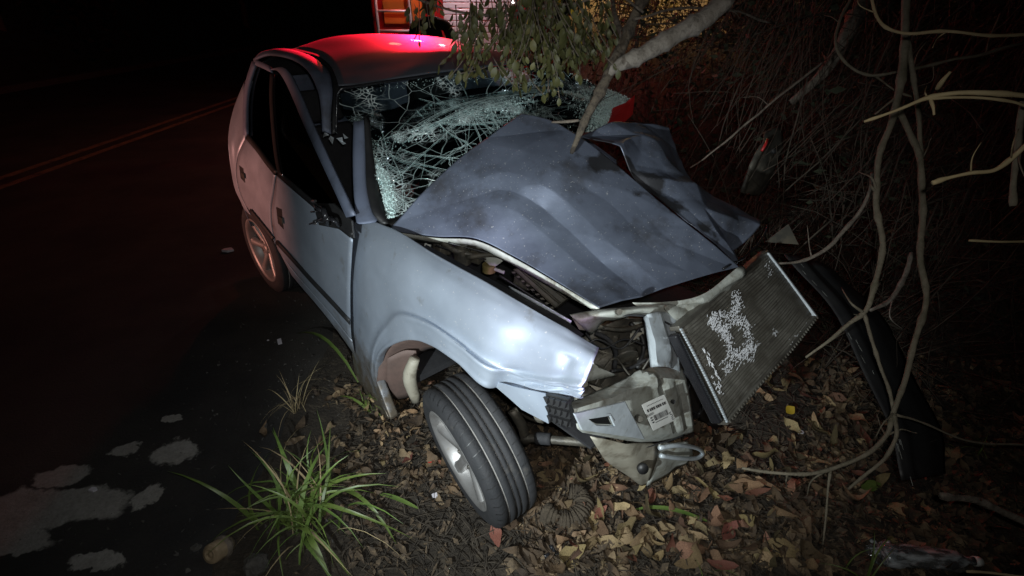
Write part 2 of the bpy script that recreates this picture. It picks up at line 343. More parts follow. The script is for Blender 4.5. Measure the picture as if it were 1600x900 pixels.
def lathe(name, prof, m, parent=None, seg=40, axis=None):      # profile of (axial, radius), revolved about local Y
    V = []; Fc = []; n = len(prof)
    for i in range(seg):
        a = 2*PI*i/seg
        for (y, r) in prof: V.append((r*math.cos(a), y, r*math.sin(a)))
    for i in range(seg):
        for j in range(n-1): Fc.append((i*n+j, i*n+j+1, ((i+1) % seg)*n+j+1, ((i+1) % seg)*n+j))
    return mesh_obj(name, V, Fc, m, parent)

# ================================================================== ground and road
def sstep(a, b, x):
    t = min(1, max(0, (x-a)/(b-a))); return t*t*(3-2*t)
def gh(x, y):
    z = -.135*sstep(-1.1, -.25, x)
    z += 1.3*sstep(0, 3.2, x*.5+y*.75-3.0)*sstep(.2, 1.6, x)
    if -1.3 < x < 8 and -1 < y < 9:
        k = sstep(-1.15, -.7, x)
        z += k*(.022*mnoise.noise(Vector((x*2.3, y*2.3, 1)))+.012*mnoise.noise(Vector((x*9, y*9, 3)))+.007*mnoise.noise(Vector((x*27, y*27, 5))))
    if x < -1.0: z -= .03*sstep(-1.0, -1.2, x) if False else .03*(1-sstep(-1.2, -1.0, x))
    return z
def axis(dense0, dense1, step, far):
    a = list(np.arange(dense0, dense1, step)); s = step; x = dense0
    left = []
    while x > -far: s *= 1.25; x -= s; left.append(x)
    s = step; x = a[-1]; right = []
    while x < far: s *= 1.25; x += s; right.append(x)
    return left[::-1]+a+right
AX = axis(-1.25, 3.2, .022, 250); AY = axis(.35, 4.2, .022, 300)
V = [(x, y, gh(x, y)) for y in AY for x in AX]
g = mesh_obj('ground', V, grid_faces(len(AY), len(AX)), 'soil'); tag(g, 'dark soil verge sloping off the edge of the road', 'ground', kind='structure')

def asphalt():
    m = bpy.data.materials.new('asphalt'); m.use_nodes = True; n = m.node_tree.nodes; L = m.node_tree.links; b = n['Principled BSDF']
    tc = n.new('ShaderNodeTexCoord')
    def nz(s, d=8, v=None):
        t = n.new('ShaderNodeTexNoise'); t.inputs['Scale'].default_value = s; t.inputs['Detail'].default_value = d; t.inputs['Roughness'].default_value = .65
        L.new(v or tc.outputs['Object'], t.inputs['Vector']); return t
    def math_(op, a, bb=None):
        q = n.new('ShaderNodeMath'); q.operation = op
        for i, z in enumerate((a, bb)):
            if z is None: continue
            if isinstance(z, (int, float)): q.inputs[i].default_value = z
            else: L.new(z, q.inputs[i])
        return q.outputs[0]
    # pale patches at set spots, with edges warped by noise
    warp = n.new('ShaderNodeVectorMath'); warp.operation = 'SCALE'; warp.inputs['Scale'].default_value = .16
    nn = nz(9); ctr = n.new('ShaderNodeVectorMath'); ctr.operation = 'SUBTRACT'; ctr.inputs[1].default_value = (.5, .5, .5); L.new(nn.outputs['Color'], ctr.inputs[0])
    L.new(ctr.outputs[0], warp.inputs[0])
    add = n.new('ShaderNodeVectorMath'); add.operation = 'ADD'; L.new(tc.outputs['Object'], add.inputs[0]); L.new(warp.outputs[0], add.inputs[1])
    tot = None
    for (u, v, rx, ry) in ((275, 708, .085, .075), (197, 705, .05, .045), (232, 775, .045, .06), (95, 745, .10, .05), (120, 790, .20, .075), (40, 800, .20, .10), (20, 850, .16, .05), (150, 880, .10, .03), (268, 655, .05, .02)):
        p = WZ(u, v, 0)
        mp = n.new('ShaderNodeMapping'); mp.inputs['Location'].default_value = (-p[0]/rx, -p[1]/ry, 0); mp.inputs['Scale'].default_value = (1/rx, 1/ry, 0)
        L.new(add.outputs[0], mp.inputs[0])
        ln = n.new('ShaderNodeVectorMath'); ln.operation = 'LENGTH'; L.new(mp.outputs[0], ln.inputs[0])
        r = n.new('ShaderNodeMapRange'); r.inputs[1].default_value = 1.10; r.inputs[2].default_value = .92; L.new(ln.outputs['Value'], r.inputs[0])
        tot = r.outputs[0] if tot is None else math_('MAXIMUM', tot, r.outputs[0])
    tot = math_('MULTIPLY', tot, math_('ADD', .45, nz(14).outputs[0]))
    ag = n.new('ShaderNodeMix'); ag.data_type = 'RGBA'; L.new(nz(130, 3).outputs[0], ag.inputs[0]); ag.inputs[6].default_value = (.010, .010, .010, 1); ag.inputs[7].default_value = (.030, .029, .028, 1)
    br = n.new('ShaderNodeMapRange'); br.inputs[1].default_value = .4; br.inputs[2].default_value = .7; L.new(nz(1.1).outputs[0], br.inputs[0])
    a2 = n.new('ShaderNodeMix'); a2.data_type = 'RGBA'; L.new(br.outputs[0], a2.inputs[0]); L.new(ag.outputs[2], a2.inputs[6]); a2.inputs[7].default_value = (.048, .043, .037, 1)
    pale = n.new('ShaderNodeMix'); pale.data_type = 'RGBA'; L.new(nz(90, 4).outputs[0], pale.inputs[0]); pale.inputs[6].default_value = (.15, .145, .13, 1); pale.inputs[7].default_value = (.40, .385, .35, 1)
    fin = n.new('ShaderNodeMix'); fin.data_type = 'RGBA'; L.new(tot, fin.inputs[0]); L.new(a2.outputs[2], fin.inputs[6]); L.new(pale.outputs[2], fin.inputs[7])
    L.new(fin.outputs[2], b.inputs['Base Color']); b.inputs['Roughness'].default_value = .85; b.inputs['Specular IOR Level'].default_value = .3
    bp = n.new('ShaderNodeBump'); bp.inputs['Strength'].default_value = .7; bp.inputs['Distance'].default_value = .006; L.new(nz(110, 5).outputs[0], bp.inputs['Height']); L.new(bp.outputs[0], b.inputs['Normal'])
    MATS['asphalt'] = m
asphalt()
ys_ = list(np.arange(-3, 8, .06))+list(np.arange(8, 200, 4)); V = []
for y in ys_:
    e = -1.0+.07*mnoise.noise(Vector((0, y*1.7, 0)))+.03*mnoise.noise(Vector((3, y*6, 0)))
    for x in (-10.7, -8, -5.4, -3, -2, e-.12, e-.03, e): V.append((x, y, .004 if x < e-.01 else -.03))
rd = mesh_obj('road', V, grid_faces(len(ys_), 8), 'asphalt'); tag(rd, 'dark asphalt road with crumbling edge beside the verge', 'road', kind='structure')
mat('line_paint', (.22, .15, .07), (.12, .08, .04), 12, rough=.8, c3=(.03, .025, .02), s3=8, t3=(.5, .66))
for xo in (-5.52, -5.24):
    V = []; Y = list(np.arange(2, 12, .4))+list(np.arange(12, 120, 4))
    for y in Y: V += [(xo-.055, y, .008), (xo+.055, y, .008)]
    o = mesh_obj('road_marking', V, grid_faces(len(Y), 2), 'line_paint'); tag(o, 'worn yellow line of the double centre line along the road', 'road marking', 'double yellow centre line', 'structure')
V = []; Y = list(np.arange(4, 120, 2.5))
for y in Y: V += [(-11.0, y, -.05), (-11.0, y, .13), (-10.72, y, .13), (-10.70, y, -.05)]
kb = mesh_obj('kerb', V, grid_faces(len(Y), 4), 'stone', smooth=False); tag(kb, 'low grey kerb along the far side of the road', 'kerb', kind='structure')

# ================================================================== the wrecked car
car = empty('wrecked_car', tuple(CT), (0, 0, HEAD))
tag(car, 'crashed silver car with crushed bonnet and shattered windscreen', 'car')

# ---- right front fender: rows run from the outer edge to the wheel arch lip
outer = [(588, 650), (562, 612), (552, 565), (549, 505), (549, 425), (554, 347), (610, 356), (683, 399), (777, 452), (850, 494), (898, 521), (936, 543)]
lip = [(612, 655), (599, 622), (588, 588), (592, 556), (612, 538), (641, 531), (676, 541), (716, 566), (756, 602), (790, 603), (845, 612), (907, 622)]
ctrl = []
for k, (o_, l_) in enumerate(zip(outer, lip)):
    top = sstep(4.2, 5.2, k)                       # top edge rolls in towards the bonnet
    yo = -.775 + .075*top; yl = -.80
    if k >= 9: yl = -.775; yo = -.70
    yin = .035*max(0, k-8)/3
    row = []
    for s in (0, .08, .2, .38, .58, .74, .80, .86, .94, 1.0):
        u = o_[0]+(l_[0]-o_[0])*s; v = o_[1]+(l_[1]-o_[1])*s
        y = yo+(yl-yo)*(1-(1-s)**3.2) + yin
        if s > .77 and k <= 8: y -= .020             # flared lip
        row.append(CY(u, v, y))
    if k <= 8:
        q = np.array(row[-1]); row.append(q+np.array([0, .035, .004]))
    else: row.append(np.array(row[-1])+np.array([0, .012, -.001]))
    ctrl.append(row)
def fdisp(s, t):
    d = facets(s, t, 6, 3, 4, .0022)*sstep_(.35, .9, s)+np.array([[.0035*mnoise.noise(Vector((a*9, b*5, 2)))+.0015*mnoise.noise(Vector((a*22, b*12, 7))) for b in t[0]] for a in s[:, 0]])
    d = d + ridge(s, t, (.86, .62), (1.0, .48), -.016, .05)+ridge(s, t, (.93, .3), (.97, .9), .008, .03)
    d = d + ridge(s, t, (.84, .93), (.97, .66), -.010, .05) + ridge(s, t, (.62, .62), (.84, .52), .004, .05)
    d = d + ridge(s, t, (.90, .75), (.99, .72), .014, .05)
    return d
fender = sheet('fender', ctrl, 'paint', car, 8, 6, .003, fdisp)
# lower flange of the fender and the black bumper clip
fl = slab('fender_flange', [CY(760, 592, -.79), CY(800, 604, -.785), CY(852, 615, -.77), CY(857, 662, -.77), CY(815, 640, -.78), CY(795, 622, -.785)], .003, 'paint', car)
mb = MB()
pa, pb, pc, pd = [CY(*q, -.765) for q in ((850, 615), (888, 624), (892, 668), (858, 658))]
def bil(a, b, c, d, s, t): return (1-s)*(1-t)*a+s*(1-t)*b+s*t*c+(1-s)*t*d
clip = slab('bumper_clip', [pa, pb, pc, pd], .010, 'plastic', car)
for i in range(4):
    for j in range(3):
        p = [bil(pa, pb, pc, pd, (i+.5)/4+du, (j+.5)/3+dv)+np.array([.004, -.012, .004]) for du, dv in ((-.1, -.10), (.1, -.10), (.0, .14))]
        slab('tooth', p, .012, 'plastic', clip)

# ---- front door, rear door, quarter, sill
def side_panel(name, rows, m, off=0, k=5, parent=car, thick=.004, disp=None):
    return sheet(name, [[SD(u, v, off) for (u, v) in r] for r in rows], m, parent, k, k, thick, disp)
fdoor = side_panel('front_door', [[(433, 274), (441, 281), (480, 313), (520, 347), (551, 374)], [(429, 300), (450, 318), (485, 348), (520, 378), (549, 404)],
    [(425, 328), (450, 352), (483, 385), (520, 418), (547, 445)], [(427, 358), (452, 387), (483, 420), (517, 455), (547, 486)], [(433, 385), (455, 411), (485, 446), (517, 480), (548, 519)], [(437, 394), (457, 419), (486, 454), (517, 489), (549, 530)]], 'paint')
rdoor = side_panel('rear_door', [[(385, 215), (400, 231), (417, 254), (431, 273)], [(374, 240), (392, 258), (410, 279), (428, 300)], [(370, 268), (388, 287), (405, 307), (424, 328)], [(374, 295), (391, 314), (408, 336), (426, 358)], [(385, 322), (398, 338), (413, 357), (431, 382)]], 'paint')
quarter = side_panel('rear_quarter', [[(382, 128), (384, 160), (385, 214)], [(366, 168), (370, 195), (373, 240)], [(358, 205), (362, 228), (369, 268)], [(358, 238), (363, 262), (373, 295)], [(366, 290), (372, 302), (384, 321)], [(378, 318), (383, 328), (392, 336)]], 'paint')
sill = side_panel('sill', [[(434, 388), (457, 421), (487, 456), (518, 491), (550, 532)], [(443, 405), (462, 434), (491, 468), (520, 503), (553, 547)], [(456, 430), (472, 449), (497, 478), (524, 512), (556, 557)]], 'paint')
# black side moulding, proud of both doors
for nm, pts, par in (('moulding', [(433, 378), (455, 402), (485, 436), (517, 470), (547, 503)], fdoor), ('moulding', [(392, 329), (405, 345), (418, 361), (428, 374)], rdoor)):
    a = [SD(u, v-3, .008) for u, v in pts]; b = [SD(u, v+4, .008) for u, v in pts]
    sheet(nm, [a, [(p+q)/2-np.array([0, .006, 0]) for p, q in zip(a, b)], b], 'plastic', par, 4, 4, .006)
for (u, v, s, par) in ((437, 340, 1.0, fdoor), (378, 271, .8, rdoor)):
    h = slab('handle', [SD(u-6*s, v-17*s, .004), SD(u+3*s, v-13*s, .004), SD(u+6*s, v+19*s, .004), SD(u-3*s, v+9*s, .004)], .008, 'plastic', par, .003)
    slab('handle_flap', [SD(u-2*s, v-2*s, .014), SD(u+3*s, v+1*s, .014), SD(u+4*s, v+11*s, .014), SD(u-1*s, v+7*s, .014)], .006, 'greasy', h)
# belt trims and window frames
def strip(name, pts, wpx, m, par, off=.003, th=.008, k=4):
    a = [SD(u-wpx[0], v-wpx[1], off) for u, v in pts]; b = [SD(u+wpx[0], v+wpx[1], off) for u, v in pts]
    return sheet(name, [a, b], m, par, 2, k, th)
strip('belt_trim', [(436, 272), (460, 293), (500, 327), (535, 356), (550, 368)], (-2, 3), 'plastic', fdoor)
strip('belt_trim', [(386, 213), (402, 232), (418, 254), (432, 271)], (-2, 3), 'plastic', rdoor)
frame = strip('window_frame', [(424, 109), (438, 108), (450, 121), (464, 150), (482, 193), (505, 243), (528, 292), (549, 338)], (6, -2), 'paint_dusty_shaded', fdoor, 0, .012)
strip('window_frame', [(398, 97), (412, 103), (424, 109)], (1, 5), 'paint_dusty_shaded', rdoor, 0, .012)
strip('window_frame', [(398, 97), (388, 130), (384, 165), (384, 212)], (3, 1), 'paint_dusty_shaded', rdoor, 0, .012)
strip('window_channel', [(426, 116), (425, 150), (428, 200), (433, 245), (439, 275)], (3, 0), 'plastic', fdoor, .002, .01)
strip('window_chrome', [(428, 118), (427, 150), (430, 200), (435, 245), (441, 276)], (.7, 0), 'chrome', fdoor, .009, .004)
slab('window_pane', [SD(386, 212, -.012), SD(387, 160, -.012), SD(402, 104, -.012), (SD(421, 110, -.012)), SD(423, 150, -.012), SD(431, 268, -.012)], .003, 'glass_dark', rdoor)
slab('window_pane', [SD(440, 274, -.014), SD(429, 200, -.014), SD(427, 120, -.014), SD(440, 114, -.014), SD(462, 160, -.014), SD(500, 240, -.014), SD(545, 338, -.014), SD(548, 364, -.014), SD(500, 326, -.014)], .003, 'glass_dark', fdoor)
# torn mirror base
mir = slab('mirror_base', [SD(488, 318, .004), SD(520, 318, .004), SD(549, 345, .004), SD(552, 373, .004), SD(528, 358, .004), SD(498, 352, .004)], .010, 'plastic', fdoor, .003)
mb = MB()
for (u0, v0, u1, v1, r) in ((492, 322, 510, 335, .008), (500, 345, 520, 340, .010), (505, 325, 512, 350, .012), (486, 331, 500, 330, .004), (484, 350, 500, 345, .004), (513, 338, 530, 352, .009)):
    mb.tube([SD(u0, v0, .035), SD((u0+u1)/2, (v0+v1)/2, .05), SD(u1, v1, .018)], r, 6, 3)
mb.build('mirror_stub', 'black_gloss', mir, True)
for v in (314, 349): MB().tube([SD(488, v, .03), SD(493, v, .045)], .006, 6).build('mirror_screw', 'chrome', mir)

# ---- roof, roof rails, pillars
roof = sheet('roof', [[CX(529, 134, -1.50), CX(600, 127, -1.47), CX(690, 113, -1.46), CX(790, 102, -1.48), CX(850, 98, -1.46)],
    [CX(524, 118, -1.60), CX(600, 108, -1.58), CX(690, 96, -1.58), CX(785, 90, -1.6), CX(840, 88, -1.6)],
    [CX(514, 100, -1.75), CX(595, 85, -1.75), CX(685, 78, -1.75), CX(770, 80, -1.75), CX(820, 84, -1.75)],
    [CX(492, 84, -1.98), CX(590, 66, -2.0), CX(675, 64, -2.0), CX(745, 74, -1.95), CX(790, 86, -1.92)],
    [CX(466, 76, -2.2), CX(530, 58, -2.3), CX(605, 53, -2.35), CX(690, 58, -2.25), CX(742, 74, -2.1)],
    [CX(452, 78, -2.36), CX(510, 64, -2.5), CX(600, 62, -2.62), CX(690, 67, -2.5), CX(735, 82, -2.3)]], 'paint_roof_shaded', car, 7, 7, .003,
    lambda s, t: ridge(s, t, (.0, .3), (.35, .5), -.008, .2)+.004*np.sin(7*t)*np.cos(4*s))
def rail_pts(L): return [SD(u, v) for u, v in L]
a = [CX(397, 94, -2.25), CX(420, 86, -2.12), CX(455, 92, -1.92), CX(480, 110, -1.76), (CX(497, 142, -1.62)), CX(503, 175, -1.56), CX(505, 207, -1.52)]
b = [CX(430, 78, -2.30), CX(452, 78, -2.18), CX(488, 90, -1.94), CX(512, 110, -1.74), (CX(519, 140, -1.60)), CX(517, 175, -1.54), CX(517, 210, -1.50)]
sheet('roof_rail', [a, [(p+q)/2+np.array([0, -.012, .012]) for p, q in zip(a, b)], b], 'paint_dusty_shaded', car, 3, 5, .01)
a2 = [CX(440, 78, -2.22), CX(490, 90, -1.93), CX(514, 110, -1.735), CX(521, 140, -1.595), CX(519, 175, -1.535), CX(519, 210, -1.495)]
b2 = [CX(462, 77, -2.2), CX(500, 88, -1.92), CX(527, 112, -1.70), CX(531, 140, -1.57), CX(528, 172, -1.53), CX(527, 206, -1.49)]
sheet('drip_channel', [a2, b2], 'plastic', car, 2, 5, .008)
tube('windscreen_seal', [CX(525, 205, -1.485), CX(526, 170, -1.50), CX(530, 142, -1.485), CX(560, 134, -1.47), CX(690, 116, -1.45), CX(800, 103, -1.47), CX(850, 100, -1.45)], .0075, 'black_gloss', car, 6, 4)
mb = MB()
for i in range(7):
    p = CX(508+5*i, 209+random.uniform(-3, 8)+ (8 if i > 3 else 0), -1.50); 
    mb.add([p+rng.normal(0, .014, 3) for _ in range(4)], [(0, 1, 2), (0, 2, 3), (0, 3, 1), (1, 3, 2)])
mb.build('pillar_tear', 'bright_steel', car)
# lower stump of the pillar
a = [CX(556, 190, -1.30), CX(555, 240, -1.20), CX(556, 290, -1.08), CX(559, 335, -.97), CX(561, 350, -.93)]
b = [CX(567, 188, -1.28), CX(568, 240, -1.18), CX(569, 290, -1.06), CX(577, 330, -.95), CX(586, 347, -.90)]
c = [q+np.array([-.03, .03, 0]) for q in b]
sheet('windscreen_pillar', [[q+np.array([-.04, .01, 0]) for q in a], a, b, c], 'paint_dusty_shaded', car, 3, 4, .004)
a = [CX(569, 180, -1.27), CX(571, 240, -1.17), CX(573, 290, -1.05), CX(582, 330, -.94), CX(596, 352, -.90)]
b = [CX(577, 186, -1.26), CX(583, 240, -1.16), CX(590, 290, -1.04), CX(600, 330, -.93), CX(607, 350, -.88)]
sheet('pillar_gasket', [a, b], 'plastic', car, 2, 5, .012)
for i in range(26):
    t = random.random(); q = np.array(a)[min(4, int(t*5))]*.5+np.array(b)[min(4, int(t*5))]*.5
# ---- windscreen: sagging laminated sheet with a network of cracks
GR = [[(530, 143, -1.48), (600, 133, -1.47), (690, 119, -1.46), (790, 107, -1.47), (872, 110, -1.38), (942, 136, -1.15), (984, 156, -.98)],
      [(532, 172, -1.44), (600, 165, -1.42), (690, 153, -1.42), (790, 145, -1.40), (868, 140, -1.27), (936, 154, -1.06), (982, 170, -.94)],
      [(556, 214, -1.29), (610, 222, -1.27), (690, 202, -1.22), (780, 174, -1.16), (858, 160, -1.12), (928, 172, -.98), (972, 182, -.91)],
      [(590, 282, -1.05), (640, 272, -1.03), (710, 246, -1.0), (790, 206, -.97), (858, 184, -.98), (920, 190, -.93), (958, 194, -.88)],
      [(605, 340, -.90), (650, 330, -.89), (720, 300, -.89), (790, 250, -.90), (850, 214, -.91), (910, 206, -.89), (950, 202, -.87)]]
GC = [[CX(*q) for q in r] for r in GR]
gdisp = lambda s, t: ridge(s, t, (.48, 0.05), (.40, .7), .035, .16)+.006*np.sin(13*t+5*s)
ws = sheet('windscreen', GC, 'glass', car, 10, 10, 0, gdisp)
GG = grid_up(GC, 10, 10); GN = grid_normals(GG)
GG = GG + GN*gdisp(np.linspace(0, 1, GG.shape[0])[:, None], np.linspace(0, 1, GG.shape[1])[None, :])[..., None]
sgn = 1 if np.dot(GN[20, 30], w2c(C0)-GG[20, 30]) > 0 else -1
def gp(s, t):
    s = min(.9999, max(0, s)); t = min(.9999, max(0, t)); a = s*(GG.shape[0]-1); b = t*(GG.shape[1]-1); i, j = int(a), int(b); a -= i; b -= j
    return bil(GG[i, j], GG[i+1, j], GG[i+1, j+1], GG[i, j+1], a, b)+GN[i, j]*sgn*.0032
cr = MB()
def crack(s, t, ang, L, r, wander=.25, br=.12, depth=0):
    P = [gp(s, t)]; n = max(2, int(L/.022))
    for i in range(n):
        ang += random.gauss(0, wander); s += .022*math.sin(ang)*1.6; t += .022*math.cos(ang)*.8
        if not (0 < s < 1 and 0 < t < 1): break
        P.append(gp(s, t))
        if depth < 2 and random.random() < br: crack(s, t, ang+random.choice((-1, 1))*random.uniform(.5, 1.3), L*random.uniform(.25, .6), r*.7, wander, br*.6, depth+1)
    if len(P) > 1: cr.tube(P, r, 3)
def star(s0, t0, n, Lr, r, aspect=1.6):
    ang0 = random.uniform(0, 6)
    rays = []
    for i in range(n):
        a = ang0+2*PI*i/n+random.gauss(0, .15); rays.append(a)
        crack(s0, t0, a, random.uniform(*Lr)*.8, r*random.uniform(.5, 1.1), .05, .14)
    for q in range(3, 3+n//3):                                   # broken rings joining the rays
        rad = .015*q*random.uniform(.8, 1.2); i = random.randrange(n); m_ = random.randint(2, 4); P = []
        for k in range(m_*3+1):
            a = rays[i]+k*2*PI/n/3; rr = rad*(1+random.gauss(0, .08)); P.append(gp(s0+rr*math.sin(a)*1.6, t0+rr*math.cos(a)*.8))
        cr.tube(P, r*.7, 3)
for (s0, t0, n, Lr) in ((.84, .07, 9, (.1, .4)), (.60, .14, 7, (.2, .7)), (.50, .42, 9, (.2, .7)), (.66, .62, 6, (.1, .4)), (.80, .36, 6, (.2, .5))): star(s0, t0, n, Lr, .0006)
for i in range(9): crack(.50+random.gauss(0, .015), .05+random.random()*.4, -.22+random.gauss(0, .07), .5, .0008, .06)    # along the fold
for i in range(26): crack(.5+random.gauss(0, .04), random.uniform(.42, .66), 1.45+random.gauss(0, .08), .2, .0005, .06)   # hanging strands
def cracked_glass():
    m = bpy.data.materials.new('cracked_glass'); m.use_nodes = True; n = m.node_tree.nodes; L = m.node_tree.links; out = n['Material Output']; n.remove(n['Principled BSDF'])
    tc = n.new('ShaderNodeTexCoord')
    def mt(op, x, y=0):
        k = n.new('ShaderNodeMath'); k.operation = op
        for i, z in enumerate((x, y)):
            if isinstance(z, (int, float)): k.inputs[i].default_value = z
            else: L.new(z, k.inputs[i])
        return k.outputs[0]
    nz = n.new('ShaderNodeTexNoise'); nz.inputs['Scale'].default_value = 11; nz.inputs['Detail'].default_value = 5; L.new(tc.outputs['Object'], nz.inputs['Vector'])
    sb = n.new('ShaderNodeVectorMath'); sb.operation = 'SUBTRACT'; L.new(nz.outputs['Color'], sb.inputs[0]); sb.inputs[1].default_value = (.5, .5, .5)
    sc_ = n.new('ShaderNodeVectorMath'); sc_.operation = 'SCALE'; L.new(sb.outputs[0], sc_.inputs[0]); sc_.inputs['Scale'].default_value = .018
    wv = n.new('ShaderNodeVectorMath'); wv.operation = 'ADD'; L.new(tc.outputs['Object'], wv.inputs[0]); L.new(sc_.outputs[0], wv.inputs[1])
    def edge(scale, w, str_=(1, 1, 1), rot=(0, 0, 0)):
        mp = n.new('ShaderNodeMapping'); mp.inputs['Scale'].default_value = str_; mp.inputs['Rotation'].default_value = rot; L.new(wv.outputs[0], mp.inputs[0])
        v = n.new('ShaderNodeTexVoronoi'); v.feature = 'DISTANCE_TO_EDGE'; v.inputs['Scale'].default_value = scale; L.new(mp.outputs[0], v.inputs['Vector'])
        r = n.new('ShaderNodeMapRange'); r.inputs[1].default_value = w; r.inputs[2].default_value = w*.35; L.new(v.outputs['Distance'], r.inputs[0]); return r.outputs[0]
    def near(s0, t0, rad, soft=.5):
        c = gp(s0, t0); d = n.new('ShaderNodeVectorMath'); d.operation = 'DISTANCE'; L.new(wv.outputs[0], d.inputs[0]); d.inputs[1].default_value = tuple(c)
        r = n.new('ShaderNodeMapRange'); r.inputs[1].default_value = rad; r.inputs[2].default_value = rad*soft; L.new(d.outputs['Value'], r.inputs[0]); return r.outputs[0]
    mid = None
    for q in ((.84, .06, .16), (.66, .12, .17), (.50, .30, .15), (.46, .46, .20), (.62, .56, .16), (.08, .35, .10), (.10, .55, .14), (.08, .12, .10), (.25, .70, .20), (.2, .82, .18), (.45, .85, .2), (.9, .25, .10), (.35, .1, .08)):
        k = near(*q, .55); mid = k if mid is None else mt('MAXIMUM', mid, k)
    core = None
    for q in ((.88, .03, .075), (.72, .04, .05), (.47, .48, .07), (.52, .40, .05), (.56, .56, .06), (.42, .90, .13), (.30, .84, .11), (.2, .93, .10), (.55, .95, .10), (.15, .76, .07), (.06, .50, .06), (.5, .2, .04)):
        k = near(*q, .3); core = k if core is None else mt('MAXIMUM', core, k)
    big = nz2 = n.new('ShaderNodeTexNoise'); nz2.inputs['Scale'].default_value = 7; nz2.inputs['Detail'].default_value = 4; L.new(tc.outputs['Object'], nz2.inputs['Vector'])
    gate = n.new('ShaderNodeMapRange'); gate.inputs[1].default_value = .47; gate.inputs[2].default_value = .60; L.new(nz2.outputs[0], gate.inputs[0])
    f = mt('MULTIPLY', edge(9, .014, (1, .6, 1), (.2, .4, .9)), .4)
    f = mt('MAXIMUM', f, mt('MULTIPLY', mt('MULTIPLY', edge(26, .040, (1, .4, 1), (.3, .2, .6)), mid), mt('ADD', .12, mt('MULTIPLY', gate.outputs[0], .7))))
    f = mt('MAXIMUM', f, mt('MULTIPLY', mt('MULTIPLY', edge(60, .075, (1, .5, 1), (0, .5, -.4)), mid), mt('MULTIPLY', gate.outputs[0], .8)))
    f = mt('MAXIMUM', f, mt('MULTIPLY', mt('ADD', mt('MULTIPLY', edge(120, .16), .75), .22), core))
    f = mt('MULTIPLY', f, mt('ADD', .55, mt('MULTIPLY', nz.outputs[0], .7)))
    tr_ = n.new('ShaderNodeBsdfTransparent'); tr_.inputs[0].default_value = (.62, .72, .70, 1)
    gl = n.new('ShaderNodeBsdfGlossy'); gl.inputs['Roughness'].default_value = .08; gl.inputs[0].default_value = (.7, .8, .8, 1)
    fr = n.new('ShaderNodeFresnel'); fr.inputs[0].default_value = 1.45
    x1 = n.new('ShaderNodeMixShader'); L.new(fr.outputs[0], x1.inputs[0]); L.new(tr_.outputs[0], x1.inputs[1]); L.new(gl.outputs[0], x1.inputs[2])
    cc = n.new('ShaderNodeMix'); cc.data_type = 'RGBA'; L.new(nz2.outputs[0], cc.inputs[0]); cc.inputs[6].default_value = (.62, .88, .86, 1); cc.inputs[7].default_value = (.92, .95, .95, 1)
    pb = n.new('ShaderNodeBsdfPrincipled'); pb.inputs['Roughness'].default_value = .35; L.new(cc.outputs[2], pb.inputs['Base Color'])
    bp = n.new('ShaderNodeBump'); bp.inputs['Strength'].default_value = .8; bp.inputs['Distance'].default_value = .004; L.new(f, bp.inputs['Height']); L.new(bp.outputs[0], pb.inputs['Normal']); L.new(bp.outputs[0], gl.inputs['Normal'])
    x2 = n.new('ShaderNodeMixShader'); L.new(f, x2.inputs[0]); L.new(x1.outputs[0], x2.inputs[1]); L.new(pb.outputs[0], x2.inputs[2]); L.new(x2.outputs[0], out.inputs[0])
    MATS['cracked_glass'] = m
cracked_glass(); ws.data.materials.clear(); ws.data.materials.append(MATS['cracked_glass'])
cr.build('crack', 'crack', ws)
gb = MB()
def bits(s0, t0, ds, dt, n, sz):
    for i in range(n):
        p = gp(s0+random.gauss(0, ds), t0+random.gauss(0, dt)); q = rng.normal(0, sz, (3, 3)); gb.add([p+q[0], p+q[1], p+q[2]], [(0, 1, 2)])
bits(.85, .03, .09, .018, 1000, .0028); bits(.6, .04, .10, .015, 250, .0024); bits(.50, .45, .03, .10, 260, .0022); bits(.42, .90, .24, .05, 3600, .0045); bits(.3, .78, .1, .05, 700, .003); bits(.22, .80, .12, .06, 500, .003); bits(.52, .25, .025, .12, 220, .002); bits(.05, .45, .03, .15, 400, .002); bits(.6, .55, .10, .03, 240, .0022)
gbo = gb.build('glass_crumb', 'crack', ws); gbo['kind'] = 'stuff'
slab('red_panel', [CX(944, 190, -.93), CX(958, 168, -.94), CX(978, 160, -.92), CX(992, 148, -.90), CX(989, 178, -.86), CX(972, 194, -.85), CX(950, 196, -.87)], .006, 'red_plastic', car, .002)

# ---- bonnet
HB = [[(607, 360, -.86), (680, 370, -.67), (742, 373, -.52), (800, 399, -.37), (868, 438, -.17), (936, 479, .03)],
      [(650, 326, -.86), (720, 332, -.66), (790, 346, -.50), (860, 378, -.33), (930, 418, -.14), (988, 472, .06)],
      [(705, 285, -.84), (770, 283, -.66), (840, 302, -.48), (912, 348, -.29), (985, 406, -.09), (1042, 470, .10)],
      [(760, 234, -.80), (828, 238, -.64), (893, 262, -.46), (962, 322, -.26), (1032, 390, -.05), (1092, 462, .13)],
      [(815, 183, -.74), (868, 194, -.62), (914, 222, -.47), (992, 287, -.25), (1077, 358, 0.0), (1152, 418, .14)]]
def hdisp(s, t):
    d = ridge(s, t, (.08, .02), (.36, .30), .006, .12)+ridge(s, t, (.36, .30), (.38, .52), .008, .12)+ridge(s, t, (.38, .52), (.33, .80), .010, .13)+ridge(s, t, (.33, .80), (.28, 1.0), .010, .14)
    d = d+facets(s, t, 3, 4, 5, 1)*.010*(.35+.65*sstep_(.15, .8, s))*np.ones_like(t)+facets(s, t, 5, 7, 11, 1)*.007*sstep_(.45, .9, s)*sstep_(.45, .9, t)
    return d
r0_, r4_ = np.array([CX(*q) for q in HB[0]]), np.array([CX(*q) for q in HB[4]])
